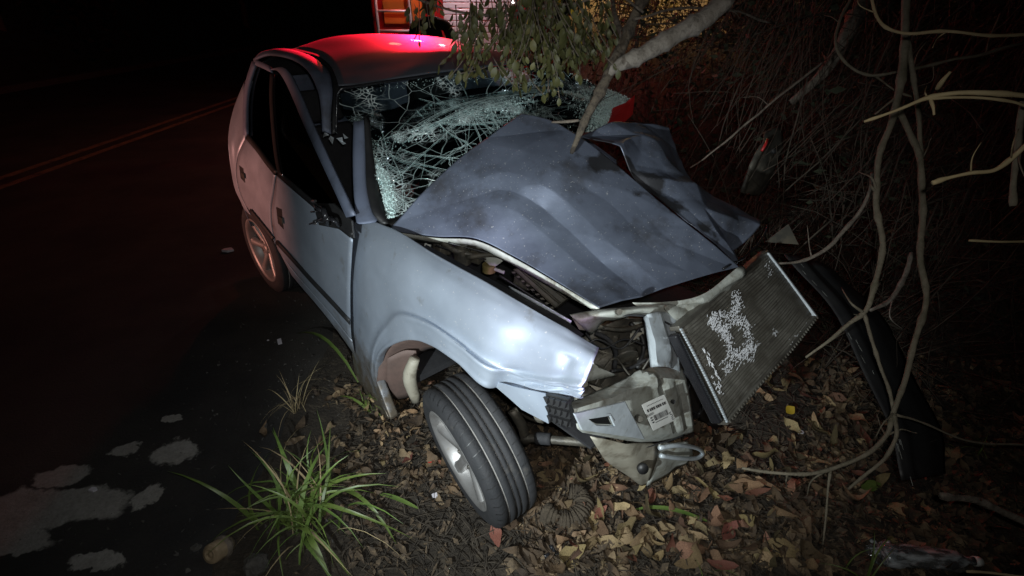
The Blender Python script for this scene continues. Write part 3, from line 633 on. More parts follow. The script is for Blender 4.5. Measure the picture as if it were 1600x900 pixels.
HC = np.array([r0_*(1-q)+r4_*q+np.array([.03, -.02, .055])*math.sin(PI*q)*np.array([1, .95, .8, .6, .35, .15])[:, None] for q in (0, .25, .5, .75, 1)])
bonnet = sheet('bonnet', HC, 'bonnet_paint_shaded', car, 34, 28, .004, hdisp, 5)
HL = [[(912, 205, -.52), (955, 240, -.40), (1000, 290, -.25), (1078, 354, -.01), (1150, 413, .12)],
      [(955, 193, -.50), (998, 228, -.38), (1038, 280, -.21), (1106, 338, .0), (1166, 388, .11)],
      [(1008, 192, -.46), (1038, 226, -.36), (1066, 276, -.21), (1126, 322, -.05), (1178, 360, .08)],
      [(1046, 199, -.43), (1060, 242, -.34), (1080, 290, -.24), (1122, 312, -.12), (1187, 345, .04)]]
def ldisp(s, t):
    return facets(s, t, 3, 4, 3, .018)+facets(s, t, 5, 7, 8, .007)+ridge(s, t, (.1, .48), (.5, .60), -.02, .10)
flap = sheet('torn_panel', [[CX(*q) for q in r] for r in HL], 'bonnet_paint_shaded', bonnet, 26, 24, .004, ldisp, 6)
fr_ = [[(990, 473, .062), (1042, 471, .102), (1098, 460, .135), (1156, 415, .142)], [(1000, 482, .075), (1050, 482, .118), (1104, 468, .150), (1160, 424, .155)], [(1012, 488, .07), (1062, 496, .11), (1102, 486, .14), (1150, 446, .14)]]
xs_ = sheet('folded_lip', [[CX(*q) for q in r_] for r_ in fr_], 'primer', bonnet, 8, 8, .003, lambda s, t: facets(s, t, 2, 6, 9, .007), 10)
# folded light edge under the bonnet's side
e1 = [(607, 361, -.855), (680, 372, -.665), (742, 376, -.515), (800, 402, -.365), (868, 441, -.165), (937, 482, .032)]
e2 = [(622, 371, -.85), (682, 380, -.68), (742, 384, -.535), (794, 410, -.39), (860, 447, -.19), (926, 484, .012)]
sheet('bonnet_edge', [[CX(*q) for q in e1], [CX(*q) for q in e2]], 'primer', bonnet, 2, 5, .004)
tr = [(1000, 294, -.235), (1020, 315, -.18), (1050, 340, -.09), (1090, 372, .03)]
sheet('tear_edge', [[CX(u, v, x) for u, v, x in tr], [CX(u+8, v+1, x+.01) for u, v, x in tr]], 'bright_steel', bonnet, 2, 4, .003)

# ---- front structure
def xs(name, rows, m, par, ku=4, kv=4, th=.004, disp=None): return sheet(name, [[CX(*q) for q in r] for r in rows], m, par, ku, kv, th, disp)
tie = xs('upper_crossmember', [[(890, 492, -.01), (935, 484, .03), (1000, 479, .08), (1050, 476, .11), (1094, 487, .13)], [(905, 505, .02), (945, 491, .06), (1006, 484, .10), (1046, 486, .12), (1080, 499, .14)], [(922, 522, .0), (952, 500, .05), (1010, 491, .09), (1042, 499, .11), (1064, 513, .13)]], 'primer', car, 5, 6, .004, lambda s, t: .004*np.sin(25*t)*s)
for (u, v) in ((965, 487), (1040, 481), (1062, 492)):
    c = CX(u, v, .115); MB().tube([c, c+np.array([.012, -.008, .008])], .009, 10).build('bolt', 'greasy', tie)
post = sheet('headlight_post', [[CX(*q) for q in r] for r in ([(1006, 496, .10), (1012, 530, .12), (1017, 574, .145)], [(1012, 491, .128), (1022, 530, .15), (1028, 572, .172)], [(1030, 487, .128), (1042, 530, .15), (1046, 574, .172)], [(1034, 487, .115), (1046, 530, .138), (1050, 576, .16)], [(1054, 491, .12), (1058, 532, .142), (1061, 580, .164)], [(1062, 499, .10), (1062, 536, .12), (1064, 586, .145)])], 'bright_steel', car, 3, 6, .004, lambda s, t: ridge(s, t, (.3, .55), (.5, .75), -.010, .2), 14, True)
low = sheet('lower_crossmember', [[CX(*q) for q in r] for r in ([(890, 630, .10), (948, 605, .10), (1018, 572, .11), (1066, 572, .13)], [(897, 640, .165), (955, 622, .165), (1028, 590, .172), (1072, 594, .19)], [(898, 650, .172), (962, 640, .176), (1036, 618, .184), (1078, 622, .198)], [(902, 669, .174), (990, 682, .186), (1050, 676, .20), (1084, 664, .21)], [(910, 675, .15), (1003, 692, .16), (1054, 686, .18), (1084, 674, .19)])], 'primer', car, 6, 10, .004,
    lambda s, t: ridge(s, t, (.05, .55), (.32, .66), .016, .07)+ridge(s, t, (.25, .68), (.75, .73), -.014, .06)+ridge(s, t, (.3, .88), (.8, .9), -.010, .06), 14, True)
brk = ringslab('bracket', [CX(894, 645, .205), CX(975, 626, .21), CX(1006, 685, .222), CX(906, 670, .205)], [CX(917, 653, .207), CX(950, 648, .211), CX(957, 664, .213), CX(930, 663, .209)], .008, 'bright_steel', low)
bv = brk.modifiers.new('bevel', 'BEVEL'); bv.width = .003; bv.segments = 2
tube('hole_lip', [CX(914, 652, .211), CX(935, 648.5, .213), CX(952, 646, .216), CX(960, 666, .218), CX(930, 665, .213), CX(914, 652, .211)], .0035, 'bright_steel', brk, 6, 2)
slab('hole_shade_sheet', [CX(918, 654, .19), CX(948, 649, .194), CX(955, 663, .196), CX(931, 662, .192)], .002, 'plastic', low)  # black sheet stands in for the shade inside the bracket's hole
c = CX(996, 652, .205); MB().tube([c, c+np.array([.016, -.012, .012])], .010, 12).build('bolt', 'greasy', low)
c = CX(1051, 627, .21); MB().tube([c, c+np.array([.006, -.004, .004])], .007, 12).build('plug_hole_disc', 'plastic', low)
# paper label with its printing
qa, qb, qc, qd = CX(1003, 633, .215), CX(1038, 617, .222), CX(1056, 656, .230), CX(1021, 673, .222)
lab = slab('paper_label', [qa, qb, qc, qd], .002, 'label_white', low)
nl = np.cross(qb-qa, qd-qa); nl /= np.linalg.norm(nl); nl = nl*(1 if np.dot(nl, w2c(C0)-qa) > 0 else -1)*.0015
def lp(s, t): return bil(qa, qb, qc, qd, s, t)+nl
pr = MB()
def mark(s0, t0, s1, t1): pr.add([lp(s0, t0), lp(s1, t0), lp(s1, t1), lp(s0, t1)], [(0, 1, 2, 3)])
x = .22
while x < .80:
    wd = random.choice((.012, .02, .03)); mark(x, .48, x+wd, .68); x += wd+random.choice((.014, .022))
x = .08
for i in range(9): mark(x, .20+.0, x+.05, .30); x += .085 if i % 3 else .11
for i in range(5): mark(.08+i*.04, .36, .10+i*.04, .44)
for i in range(3): mark(.08, .50+i*.09, .15, .55+i*.09)
for i in range(10): mark(.2+i*.055, .73, .235+i*.055, .76)
for i in range(12): mark(.15+i*.06, .08, .18+i*.06, .105)
for (s0, t0, s1, t1) in ((.86, .62, .94, .64), (.86, .62, .88, .72), (.86, .71, .94, .73), (.92, .72, .94, .80), (.86, .79, .94, .81), (.86, .84, .94, .86), (.86, .86, .88, .92), (.86, .91, .94, .93)): mark(s0, t0, s1, t1)
pr.build('printing', 'ink', lab)
xs('splash_panel', [[(922, 682, .13), (975, 690, .16), (1030, 694, .18)], [(935, 703, .13), (985, 715, .16), (1027, 715, .19)], [(950, 722, .12), (990, 740, .15), (1018, 742, .18)], [(985, 745, .12), (1000, 757, .14), (1012, 756, .16)]], 'tan_plastic', car, 5, 5, .004, lambda s, t: ridge(s, t, (.0, .5), (.8, .6), .012, .25))
xs('splash_panel', [[(1030, 695, .185), (1055, 692, .2), (1074, 690, .21)], [(1024, 722, .18), (1050, 715, .2), (1082, 708, .21)], [(1010, 759, .165), (1045, 742, .18), (1076, 722, .2)]], 'primer', car, 5, 5, .004, lambda s, t: ridge(s, t, (.1, .2), (.9, .7), -.012, .2))
c = CX(1003, 730, .19); MB().tube([c, c+np.array([.012, -.009, .004])], .020, 14).build('plug_hole_disc', 'plastic', car, True)  # black disc drawn for the shade of a round hole
tube('tow_eye', [CX(1030, 700, .20), CX(1060, 696, .225), CX(1088, 700, .235), CX(1098, 708, .235), CX(1088, 716, .235), CX(1060, 716, .225), CX(1032, 712, .20)], .0085, 'bright_steel', car, 8, 5)
# headlight bay: dark inner walls, pulley, hoses
xs('inner_wing', [[(905, 530, -.12), (960, 500, -.06), (1012, 500, -.02)], [(900, 580, -.10), (960, 560, -.03), (1015, 545, .0)], [(897, 630, -.02), (955, 610, .03), (1022, 580, .06)]], 'greasy', car, 4, 4, .004, lambda s, t: .01*np.sin(9*s+4*t))
xs('grey_bracket', [[(908, 566, .05), (920, 560, .05), (930, 572, .06)], [(908, 598, .06), (935, 592, .07), (964, 586, .09)]], 'primer', car, 4, 4, .004)
pl = empty('pulley', tuple(CX(978, 556, .06))); pl.parent = car; pl.rotation_euler = (R(20), 0, R(60))
lathe('wheel_disc', [(-.012, .0), (-.012, .036), (-.008, .044), (0, .034), (.008, .044), (.012, .036), (.012, .012), (.02, .012), (.02, 0)], 'greasy', pl, 24)
for pts, r, m in (([(930, 520, -.02), (950, 530, .02), (962, 550, .04), (960, 575, .05)], .008, 'rubber'), ([(985, 505, .0), (1000, 520, .03), (1006, 545, .06), (995, 575, .08)], .008, 'plastic'), ([(940, 512, -.02), (975, 515, .02), (1004, 508, .04)], .008, 'greasy'), ([(955, 580, .06), (985, 575, .07), (1012, 560, .09)], .006, 'plastic')):
    tube('hose', [CX(*q) for q in pts], r, m, car, 8, 4)
# steering rod under the nose
rod = tube('track_rod', [CY(815, 684, -.60), CY(850, 686, -.55), CY(900, 690, -.48), CY(945, 694, -.42)], .016, 'greasy', car, 10, 4)
tube('rod_boot', [CY(838, 685, -.57), CY(846, 685, -.56), CY(860, 686, -.545)], .023, 'rubber', rod, 10, 3)
for pts, r in (([CY(800, 640, -.62), CY(815, 665, -.60), CY(822, 690, -.58)], .02), ([CY(815, 640, -.55), CY(830, 650, -.52), CY(850, 655, -.5)], .018)):
    tube('suspension_arm', pts, r, 'greasy', car, 8, 4)
# engine bay seen under the bonnet's side
bay = MB()
fl_ = [CY(640, 378, -.50), CY(930, 505, -.42), CY(930, 560, -.2), CY(640, 420, -.1)]
slab('engine_bay_floor', [np.array([-.95, -.62, .42]), np.array([.10, -.55, .35]), np.array([.12, .62, .35]), np.array([-.95, .62, .42])], .01, 'cloth_dark', car)
slab('inner_wing_rail', [CY(660, 386, -.665), CY(770, 446, -.665), CY(880, 508, -.655), CY(905, 528, -.65), CY(895, 530, -.65), CY(765, 455, -.66), CY(660, 396, -.66)], .02, 'plastic', car)
sheet('rail_edge', [[CY(795, 447, -.64), CY(830, 466, -.64), CY(893, 502, -.63)], [CY(797, 451, -.63), CY(828, 471, -.63), CY(890, 508, -.62)]], 'bright_steel', car, 2, 4, .004)
af = empty('air_filter_box', (0, 0, 0)); af.parent = car
A0, A1, A2, A3 = CX(800, 420, -.42), CX(845, 412, -.35), CX(905, 452, -.20), CX(868, 482, -.24)
slab('filter_lid', [A0, A1, A2, A3], .09, 'filter_plastic', af, .008)
ln_ = A3-A0; wn_ = A1-A0; up_ = np.cross(ln_, wn_); up_ /= np.linalg.norm(up_); up_ *= (1 if up_[2] > 0 else -1)
for i in range(3):
    s = .22+.26*i; sheet('rib', [[bil(A0, A1, A2, A3, s-.03, t)+up_*.004 for t in (.02, .5, .98)], [bil(A0, A1, A2, A3, s, t)+up_*.012 for t in (.02, .5, .98)], [bil(A0, A1, A2, A3, s+.03, t)+up_*.004 for t in (.02, .5, .98)]], 'filter_plastic', af, 2, 2, .004)
for i in range(9):
    t = .06+.11*i; p = bil(A0, A1, A2, A3, -.02, t)-up_*.05; q = bil(A0, A1, A2, A3, -.02, t+.04)-up_*.05
    MB().add([p+up_*.045, q+up_*.045, q-up_*.04, p-up_*.04]+[z-wn_*.10 for z in (p+up_*.045, q+up_*.045, q-up_*.04, p-up_*.04)], [(4, 5, 6, 7), (0, 4, 7, 3), (1, 2, 6, 5), (0, 1, 5, 4)]).build('clip_rib', 'filter_plastic', af)
rs = empty('brake_reservoir', (0, 0, 0)); rs.parent = car
c = CX(722, 388, -.60)
for nm, r, z0, z1, m in (('reservoir', .034, -.06, 0, 'greasy'), ('cap', .024, 0.0, .02, 'filter_plastic')):
    V_, F_ = tube_data([c+np.array([0, 0, z0]), c+np.array([.0, 0, z1])], r, 16); mesh_obj(nm, V_, F_, m, rs, False)
c = CX(764, 413, -.52); V_, F_ = tube_data([c-np.array([0, 0, .03]), c], .026, 18); mesh_obj('filler_cap', V_, F_, 'brass', car, False)
for pts, r, m in (([(690, 378, -.66), (712, 392, -.6), (745, 400, -.55)], .012, 'greasy'), ([(730, 402, -.56), (770, 398, -.5), (792, 405, -.45)], .010, 'filter_plastic'), ([(745, 386, -.56), (775, 392, -.5), (800, 410, -.44)], .009, 'greasy'), ([(772, 420, -.5), (780, 423, -.48), (788, 426, -.46)], .007, 'primer'), ([(664, 382, -.68), (668, 384, -.67), (673, 385, -.66)], .007, 'primer')):
    tube('pipe', [CX(*q) for q in pts], r, m, car, 8, 4)
slab('washer_tank', [CX(752, 404, -.54), CX(775, 392, -.49), CX(800, 400, -.45), CX(770, 420, -.5)], .05, 'primer', car, .006)
xs('nose_plate', [[(893, 495, -.03), (905, 492, -.01), (930, 500, .0)], [(905, 515, -.01), (925, 516, .0), (945, 512, .02)]], 'tan_plastic', car, 3, 3, .004)

cab_pts = [([(915, 520, -.05), (940, 545, .02), (975, 530, .05), (1008, 540, .09)], .003), ([(930, 600, .06), (960, 560, .05), (990, 590, .10), (1016, 560, .12)], .0035), ([(905, 560, -.02), (930, 530, .0), (970, 545, .06), (1000, 512, .08)], .004), ([(1062, 560, .14), (1080, 590, .17), (1072, 625, .18), (1095, 655, .19)], .004), ([(1065, 530, .13), (1085, 555, .15), (1090, 590, .17)], .0035), ([(960, 690, .15), (1000, 700, .17), (1040, 690, .19), (1070, 680, .2)], .003), ([(700, 380, -.62), (750, 392, -.54), (780, 398, -.49), (815, 415, -.42)], .004), ([(680, 384, -.66), (720, 398, -.58), (760, 405, -.52)], .003), ([(780, 430, -.47), (820, 455, -.38), (870, 488, -.25), (900, 500, -.15)], .004), ([(940, 500, .03), (980, 492, .08), (1030, 498, .12), (1068, 520, .14)], .0035), ([(1130, 420, .14), (1165, 400, .1), (1190, 372, .06), (1200, 350, .03)], .005), ([(1100, 480, .14), (1120, 500, .15), (1108, 530, .16), (1080, 560, .16)], .004)]
for pts, r in cab_pts: tube('cable', [CX(*q) for q in pts], r, random.choice(('plastic', 'black_gloss', 'rubber', 'greasy')), car, 6, 6, .004)
for (u, v, x, d, m) in ((950, 525, -.10, (.10, .09, .08), 'greasy'), (985, 515, -.06, (.07, .08, .10), 'primer'), (930, 585, .02, (.06, .05, .05), 'filter_plastic'), (1000, 560, .03, (.05, .06, .07), 'greasy'), (690, 386, -.70, (.07, .05, .05), 'greasy'), (740, 396, -.60, (.08, .05, .06), 'filter_plastic'), (820, 440, -.44, (.08, .05, .05), 'greasy')):
    o = MB().box((0, 0, 0), d, Matrix.Rotation(random.uniform(-.6, .6), 3, 'Z') @ Matrix.Rotation(random.uniform(-.4, .4), 3, 'X')).build('engine_part', m, car, False, .006); o.location = tuple(CX(u, v, x))
mb = MB()
for i in range(14):
    p = CX(random.uniform(905, 1060), random.uniform(520, 610), random.uniform(.02, .12)); q = rng.normal(0, .012, (3, 3)); mb.add([p+q[0], p+q[1], p+q[2]], [(0, 1, 2)])
o = mb.build('broken_plastic', 'tan_plastic', car); o['kind'] = 'stuff'
# ---- wheels
def wheel(name, parent, lo):
    t = empty(name, (0, 0, 0)); t.parent = parent
    Rr, Rt, Wd = .198, .290, .092
    prof = [(-Wd*.80, Rr), (-Wd*.98, Rr+.012), (-Wd*1.06, Rr+.045), (-Wd*1.0, Rt-.030), (-Wd*.88, Rt-.009), (-Wd*.80, Rt-.004)]
    for a_, b_ in ((-.50, -.42), (-.13, -.09), (.09, .13), (.42, .50)):      # circumferential grooves
        prof += [(Wd*a_, Rt), (Wd*(a_+.004), Rt-.009), (Wd*(b_-.004), Rt-.009), (Wd*b_, Rt)]
    prof += [(Wd*.80, Rt-.004), (Wd*.88, Rt-.009), (Wd*1.0, Rt-.03), (Wd*1.06, Rr+.045), (Wd*.98, Rr+.012), (Wd*.8, Rr)]
    ty = lathe('tyre', prof, 'rubber', t, 72)
    for y_, w_ in ((-.46, .05), (-.11, .014), (.11, .014), (.46, .05)): lathe('groove_dust', [(Wd*(y_-w_*.55), Rt-.0035), (Wd*(y_+w_*.55), Rt-.0035)], 'dust', ty, 72)
    if lo:
        for i in range(44):                                                   # cross cuts in the tread shoulders
            a = 2*PI*i/44
            for sg in (-1, 1):
                y0, y1 = sg*Wd*.54, sg*Wd*.97; P = []
                for k in range(4):
                    y = y0+(y1-y0)*k/3; rr = Rt+.0006 if abs(y) < Wd*.8 else Rt-.016*((abs(y)-Wd*.8)/(Wd*.17))**1.6+.0006
                    P.append((y, a+.018*sg*k*.6, rr))
                V_ = []
                for (y, aa, rr) in P:
                    for d in (-.0055, .0055): V_.append((rr*math.cos(aa+d), y, rr*math.sin(aa+d)))
                o = mesh_obj('tread_cut', V_, [(2*k, 2*k+1, 2*k+3, 2*k+2) for k in range(3)], 'black_gloss' if False else 'plastic', ty)
    rim = lathe('rim', [(-.085, Rr+.012), (-.092, Rr+.010), (-.092, Rr+.002), (-.080, Rr-.012), (-.03, Rr-.022), (.05, Rr-.02), (.085, Rr+.006)], 'alloy', t, 56)
    lathe('dark_backing', [(-.034, .03), (-.034, Rr-.018), (-.075, Rr-.010)], 'plastic', rim, 40)  # black disc added behind the spokes, standing in for shade in the gaps
    for i in range(6):
        a = 2*PI*i/6; ca, sa = math.cos(a), math.sin(a); V_ = []
        for (r_, hw, y) in ((.03, .026, -.054), (.075, .021, -.062), (.13, .020, -.072), (.188, .028, -.080)):
            for sgn_, dy in ((-1, .010), (-.55, 0), (.55, 0), (1, .010)):
                V_.append((r_*ca-sgn_*hw*sa, y+dy, r_*sa+sgn_*hw*ca))
            V_ += [(r_*ca+hw*sa, y+.032, r_*sa-hw*ca), (r_*ca-hw*sa, y+.032, r_*sa+hw*ca)]
        F_ = []
        for k in range(3):
            b_ = k*6; F_ += [(b_, b_+1, b_+7, b_+6), (b_+1, b_+2, b_+8, b_+7), (b_+2, b_+3, b_+9, b_+8), (b_+3, b_+5, b_+11, b_+9), (b_+4, b_, b_+6, b_+10)]
        mesh_obj('spoke', V_, F_, 'alloy', rim)
    lathe('hub_cap', [(-.064, 0), (-.064, .022), (-.058, .034), (-.03, .04)], 'alloy', rim, 20)
    for i in range(4):
        a = 2*PI*i/4+.4; V_, F_ = tube_data([(.05*math.cos(a), -.045, .05*math.sin(a)), (.05*math.cos(a), -.062, .05*math.sin(a))], .008, 6); mesh_obj('wheel_bolt', V_, F_, 'greasy', rim)
    lathe('brake_disc', [(.0, .03), (-.005, .03), (-.005, .118), (.012, .118), (.012, .03)], 'greasy', t, 32)
    return t
def orient(o, centre_w, axis_w):                              # wheel's outer face looks along axis_w (world); local -Y is outward
    y = -Vector(axis_w).normalized(); z = Vector((0, 0, 1)); x = y.cross(z).normalized(); z = x.cross(y)
    Mw = Matrix((x, y, z)).transposed().to_4x4(); Mw.translation = Vector(centre_w)
    o.matrix_local = Matrix.Rotation(-HEAD, 4, 'Z') @ Matrix.Translation(-Vector(CT)) @ Mw
wf = wheel('front_wheel', car, True); orient(wf, WZ(745, 700, .155), (-.82, -.54, -.17))
wr = wheel('rear_wheel', car, False); orient(wr, c2w((-2.40, -.70, .292)), (-.72, -.69, -.02))
# wheel well
xs('wheel_liner', [[(588, 600, -.9), (600, 545, -.85), (650, 528, -.7), (720, 560, -.5), (770, 605, -.35)], [(640, 610, -.9), (650, 560, -.85), (690, 545, -.7), (740, 575, -.5), (780, 612, -.35)]], 'liner', car, 4, 5, .004)
xs('mud_guard', [[(605, 560, -.84), (630, 548, -.80), (650, 548, -.76)], [(605, 595, -.87), (632, 585, -.83), (655, 580, -.79)], [(618, 625, -.9), (640, 620, -.86), (658, 605, -.82)]], 'liner', car, 4, 4, .004)
tube('strut', [CX(648, 560, -.72), CX(640, 590, -.74), CX(650, 625, -.74)], [.022, .03, .022], 'tan_plastic', car, 14, 4)
# ---- cabin
slab('floor_pan', [np.array([-.75, -.70, .22]), np.array([-2.9, -.70, .22]), np.array([-2.9, .70, .22]), np.array([-.75, .70, .22])], .03, 'cloth_dark', car)
slab('far_side', [np.array([-.75, .72, .22]), np.array([-2.95, .72, .22]), np.array([-2.9, .70, .9]), np.array([-2.5, .55, 1.34]), np.array([-1.7, .5, 1.33]), np.array([-.85, .70, .9])], .02, 'paint_dusty_shaded', car)
RQ = [SD(u, v) for u, v in ((382, 128), (366, 168), (358, 205), (358, 238), (366, 290), (378, 318))]
RO = [(0, 0), (-.06, .09), (-.11, .30), (-.13, .66), (-.11, 1.02), (-.05, 1.28), (.02, 1.40)]
RQ2 = RQ+[RQ[-1]+np.array([-.02, .02, -.16])]
sheet('tail_panel', [[q+np.array([dx-.10*(i in (2, 3, 4))*(k > 0), dy, 0]) for i, q in enumerate(RQ2)] for k, (dx, dy) in enumerate(RO)], 'paint_dusty_shaded', car, 4, 5, .004)
rr_ = [CX(452, 78, -2.36), CX(510, 64, -2.5), CX(600, 62, -2.62), CX(690, 67, -2.5), CX(735, 82, -2.3)]
tt_ = [RQ[0]+np.array([dx, dy, 0]) for dx, dy in (RO[0], RO[2], RO[3], RO[4], RO[6])]
sheet('rear_window', [rr_, [(p+q)/2+np.array([-.04, 0, .02]) for p, q in zip(rr_, tt_)], tt_], 'cloth_dark', car, 4, 4, .004)
slab('bulkhead', [np.array([-.92, -.66, .25]), np.array([-.92, .68, .25]), np.array([-.92, .68, .84]), np.array([-.92, -.66, .84])], .02, 'cloth_dark', car)
for yy in (-.36, .36):
    st = empty('front_seat', (-1.75, yy, .25)); st.parent = car
    MB().box((.05, 0, .14), (.5, .5, .16)).build('cushion', 'cloth_dark', st, False, .04)
    MB().box((-.28, 0, .5), (.14, .48, .62), Matrix.Rotation(R(-14), 3, 'Y')).build('backrest', 'cloth_dark', st, False, .05)
    MB().box((-.38, 0, .90), (.09, .26, .17), Matrix.Rotation(R(-10), 3, 'Y')).build('headrest', 'cloth_dark', st, False, .03)
sheet('dashboard', [[np.array([-.93, y, .86]) for y in (-.64, 0, .64)], [np.array([-1.12, y, .88]) for y in (-.64, 0, .64)], [np.array([-1.22, y, .76]) for y in (-.64, 0, .64)], [np.array([-1.14, y, .52]) for y in (-.64, 0, .64)]], 'plastic', car, 4, 4, .01)
a_ = [(-1.36+.05*math.sin(q), .36+.18*math.cos(q), .80+.17*math.sin(q)) for q in np.linspace(0, 2*PI, 25)]
tube('steering_wheel', a_, .013, 'plastic', car, 8, 1)

# ---- radiator torn loose in front of the car
ra, rb, rc_, rdn = [c2w(CX(*q)) for q in ((1060, 514, .17), (1199, 394, .12), (1276, 492, .385), (1131, 660, .36))]
rad = empty('radiator', tuple(ra)); tag(rad, 'torn off grey radiator with white scrape marks leaning beside the crushed nose', 'radiator')
ex = (rb-ra); ey = (rdn-ra); ez = np.cross(ex, ey); ez /= np.linalg.norm(ez); ez *= (1 if np.dot(ez, C0-ra) > 0 else -1)
Lx, Ly = np.linalg.norm(ex), np.linalg.norm(ey); ux, uy = ex/Lx, ey/Ly
er = rc_-ra-ex-ey                                             # the frame is slightly twisted
def rp(s, t, h=0): return ex*s+ey*t+er*s*t+ez*(h+.011*math.sin(2.6*s+.3)*math.sin(2.9*t)+.004*math.sin(9*s+2*t))
cg = sheet('core', [[rp(q_, k_, -.014) for k_ in np.linspace(.02, .98, 5)] for q_ in np.linspace(.02, .98, 6)], 'radiator', rad, 4, 4, .028)
NF = 30
for i in range(NF):
    t = .035+.93*i/(NF-1); hw = .0060 if i % 2 else .0075; hh = .003 if i % 2 else .005
    a1, a2 = t-hw/2/Ly, t+hw/2/Ly; V_ = []; F_ = []; ns = 14; jit = random.gauss(0, .0008)
    for k in range(ns+1):
        q = .025+.94*k/ns; dj = jit+.0022/Ly*.3*mnoise.noise(Vector((q*8, t*30, 0))); hq = hh*(1-.6*max(0, mnoise.noise(Vector((q*6, t*14, 4)))*2))
        V_ += [rp(q, a1+dj, .0005), rp(q, a1+dj, hq), rp(q, a2+dj, hq), rp(q, a2+dj, .0005)]
    for k in range(ns):
        for j in range(3): F_.append((4*k+j, 4*k+j+1, 4*k+5+j, 4*k+4+j))
    mesh_obj('tube_row', V_, F_, 'radiator_fin', rad, False)
def bar(name, p0, p1, wx, wz, m, par=rad, bevel=.003):
    p0, p1 = np.asarray(p0), np.asarray(p1); d = p1-p0; sd_ = np.cross(d, ez); sd_ /= np.linalg.norm(sd_)
    V_ = [p+sd_*a*wx/2+ez*b for p in (p0, p1) for a in (-1, 1) for b in (-.034, wz)]
    return MB().add(V_, [(0, 1, 3, 2), (4, 6, 7, 5), (0, 4, 5, 1), (2, 3, 7, 6), (0, 2, 6, 4), (1, 5, 7, 3)]).build(name, m, par, False, bevel)
bar('end_rail', rp(.985, .0), rp(.985, 1.0), .014, .010, 'bright_steel'); bar('side_rail', rp(0, -.005), rp(1, -.005), .016, .006, 'radiator'); bar('side_rail', rp(.0, 1.012), rp(1, 1.012), .018, .006, 'radiator')
tank = bar('end_tank', rp(-.022, .03), rp(-.022, .97), .024, .002, 'black_gloss', rad, .006)
for i in range(38):
    t = .01+.98*i/37; p = rp(.004, t, .006); 
    MB().box(tuple(p), (.007, .007, .006), Matrix((tuple(ux), tuple(uy), tuple(ez))).transposed()).build('crimp', 'bright_steel', tank)
for i in range(40):
    t = .02+.96*i/39; p = rp(t, 1.012, .010)
    MB().box(tuple(p), (.006, .009, .005), Matrix((tuple(ux), tuple(uy), tuple(ez))).transposed()).build('crimp', 'radiator_fin', rad)
# bare metal scrapes
sc = MB()
def scr(u, v, n, su, sv, ang=0, ln=.012):
    for i in range(n):
        s = u+random.gauss(0, su); t = v+random.gauss(0, sv)
        if not (.03 < s < .95 and .03 < t < .97): continue
        l = random.uniform(.3, 1.3)*ln; wd = random.uniform(.0007, .0020); p = rp(s, t, .0075); d = ux*math.cos(ang+random.gauss(0, .35))+uy*math.sin(ang+random.gauss(0, .35)); e = np.cross(d, ez)
        sc.add([p-d*l/2-e*wd, p+d*l/2-e*wd, p+d*l/2+e*wd, p-d*l/2+e*wd, p+ez*.001], [(0, 1, 4), (1, 2, 4), (2, 3, 4), (3, 0, 4)])
def pxs(u, v):
    d = ray(u, v); q = np.array([.5, .5, 1.5])
    for _ in range(8):                                        # ray against the twisted sheet
        f = ra+ex*q[0]+ey*q[1]+er*q[0]*q[1]-C0-d*q[2]; q = q-np.linalg.solve(np.stack([ex+er*q[1], ey+er*q[0], -d], 1), f)
    return q[0], q[1]
def scrpath(pts, n, sp_, ln=.012, ang=0):
    for i in range(n):
        k = random.random()*(len(pts)-1); j = int(k); f = k-j; a_, b_ = pts[j], pts[j+1]
        s, t = pxs(a_[0]+(b_[0]-a_[0])*f+random.gauss(0, sp_), a_[1]+(b_[1]-a_[1])*f+random.gauss(0, sp_)); scr(s, t, 1, 0, 0, ang, ln)
scrpath([(1146, 458), (1150, 480), (1135, 495), (1112, 492), (1108, 508), (1125, 515), (1145, 500), (1160, 505), (1165, 530), (1160, 550), (1138, 555), (1130, 530), (1122, 512)], 900, 4)
scrpath([(1120, 565), (1145, 558), (1165, 548), (1180, 540)], 90, 4, .02)
scrpath([(1125, 582), (1150, 565), (1172, 555)], 60, 4, .02)
scrpath([(1065, 545), (1075, 560), (1090, 580), (1105, 600), (1118, 615)], 300, 4)
scrpath([(1092, 545), (1105, 570), (1120, 600)], 40, 1.2, .014, 1.57)
scrpath([(1200, 528), (1210, 515)], 12, 3); scrpath([(1225, 545), (1262, 505)], 26, 3); scrpath([(1192, 415), (1198, 425), (1196, 432)], 20, 3)
sc.build('scrape_mark', 'scrape', rad)['kind'] = 'stuff'
for o in list(rad.children):
    pass
for k, (a0, s0, t0) in enumerate((((1085, 520, .10), .06, .25), ((1100, 590, .14), .05, .75))):
    e_ = w2c(ra+rp(s0, t0, -.035)); tube('radiator_hose', [CX(*a0), (CX(*a0)+e_)/2+np.array([-.02, .03, -.03]), e_], .016, 'rubber', car, 10, 5)
# fan shroud and strut behind the torn radiator
sh = empty('fan_shroud', (0, 0, 0)); sh.parent = car
slab('shroud_plate', [CX(1062, 560, .12), CX(1080, 575, .13), CX(1135, 655, .17), CX(1120, 672, .17), CX(1075, 640, .15)], .02, 'plastic', sh, .004)
tube('shroud_strut', [CX(1072, 580, .18), CX(1092, 610, .20), CX(1112, 645, .22)], .011, 'black_gloss', sh, 8, 3)
tube('shroud_ring', [CX(1066, 598, .16), CX(1084, 600, .17), CX(1098, 622, .18), (CX(1092, 648, .18)), CX(1074, 652, .17)], .009, 'plastic', sh, 8, 5)

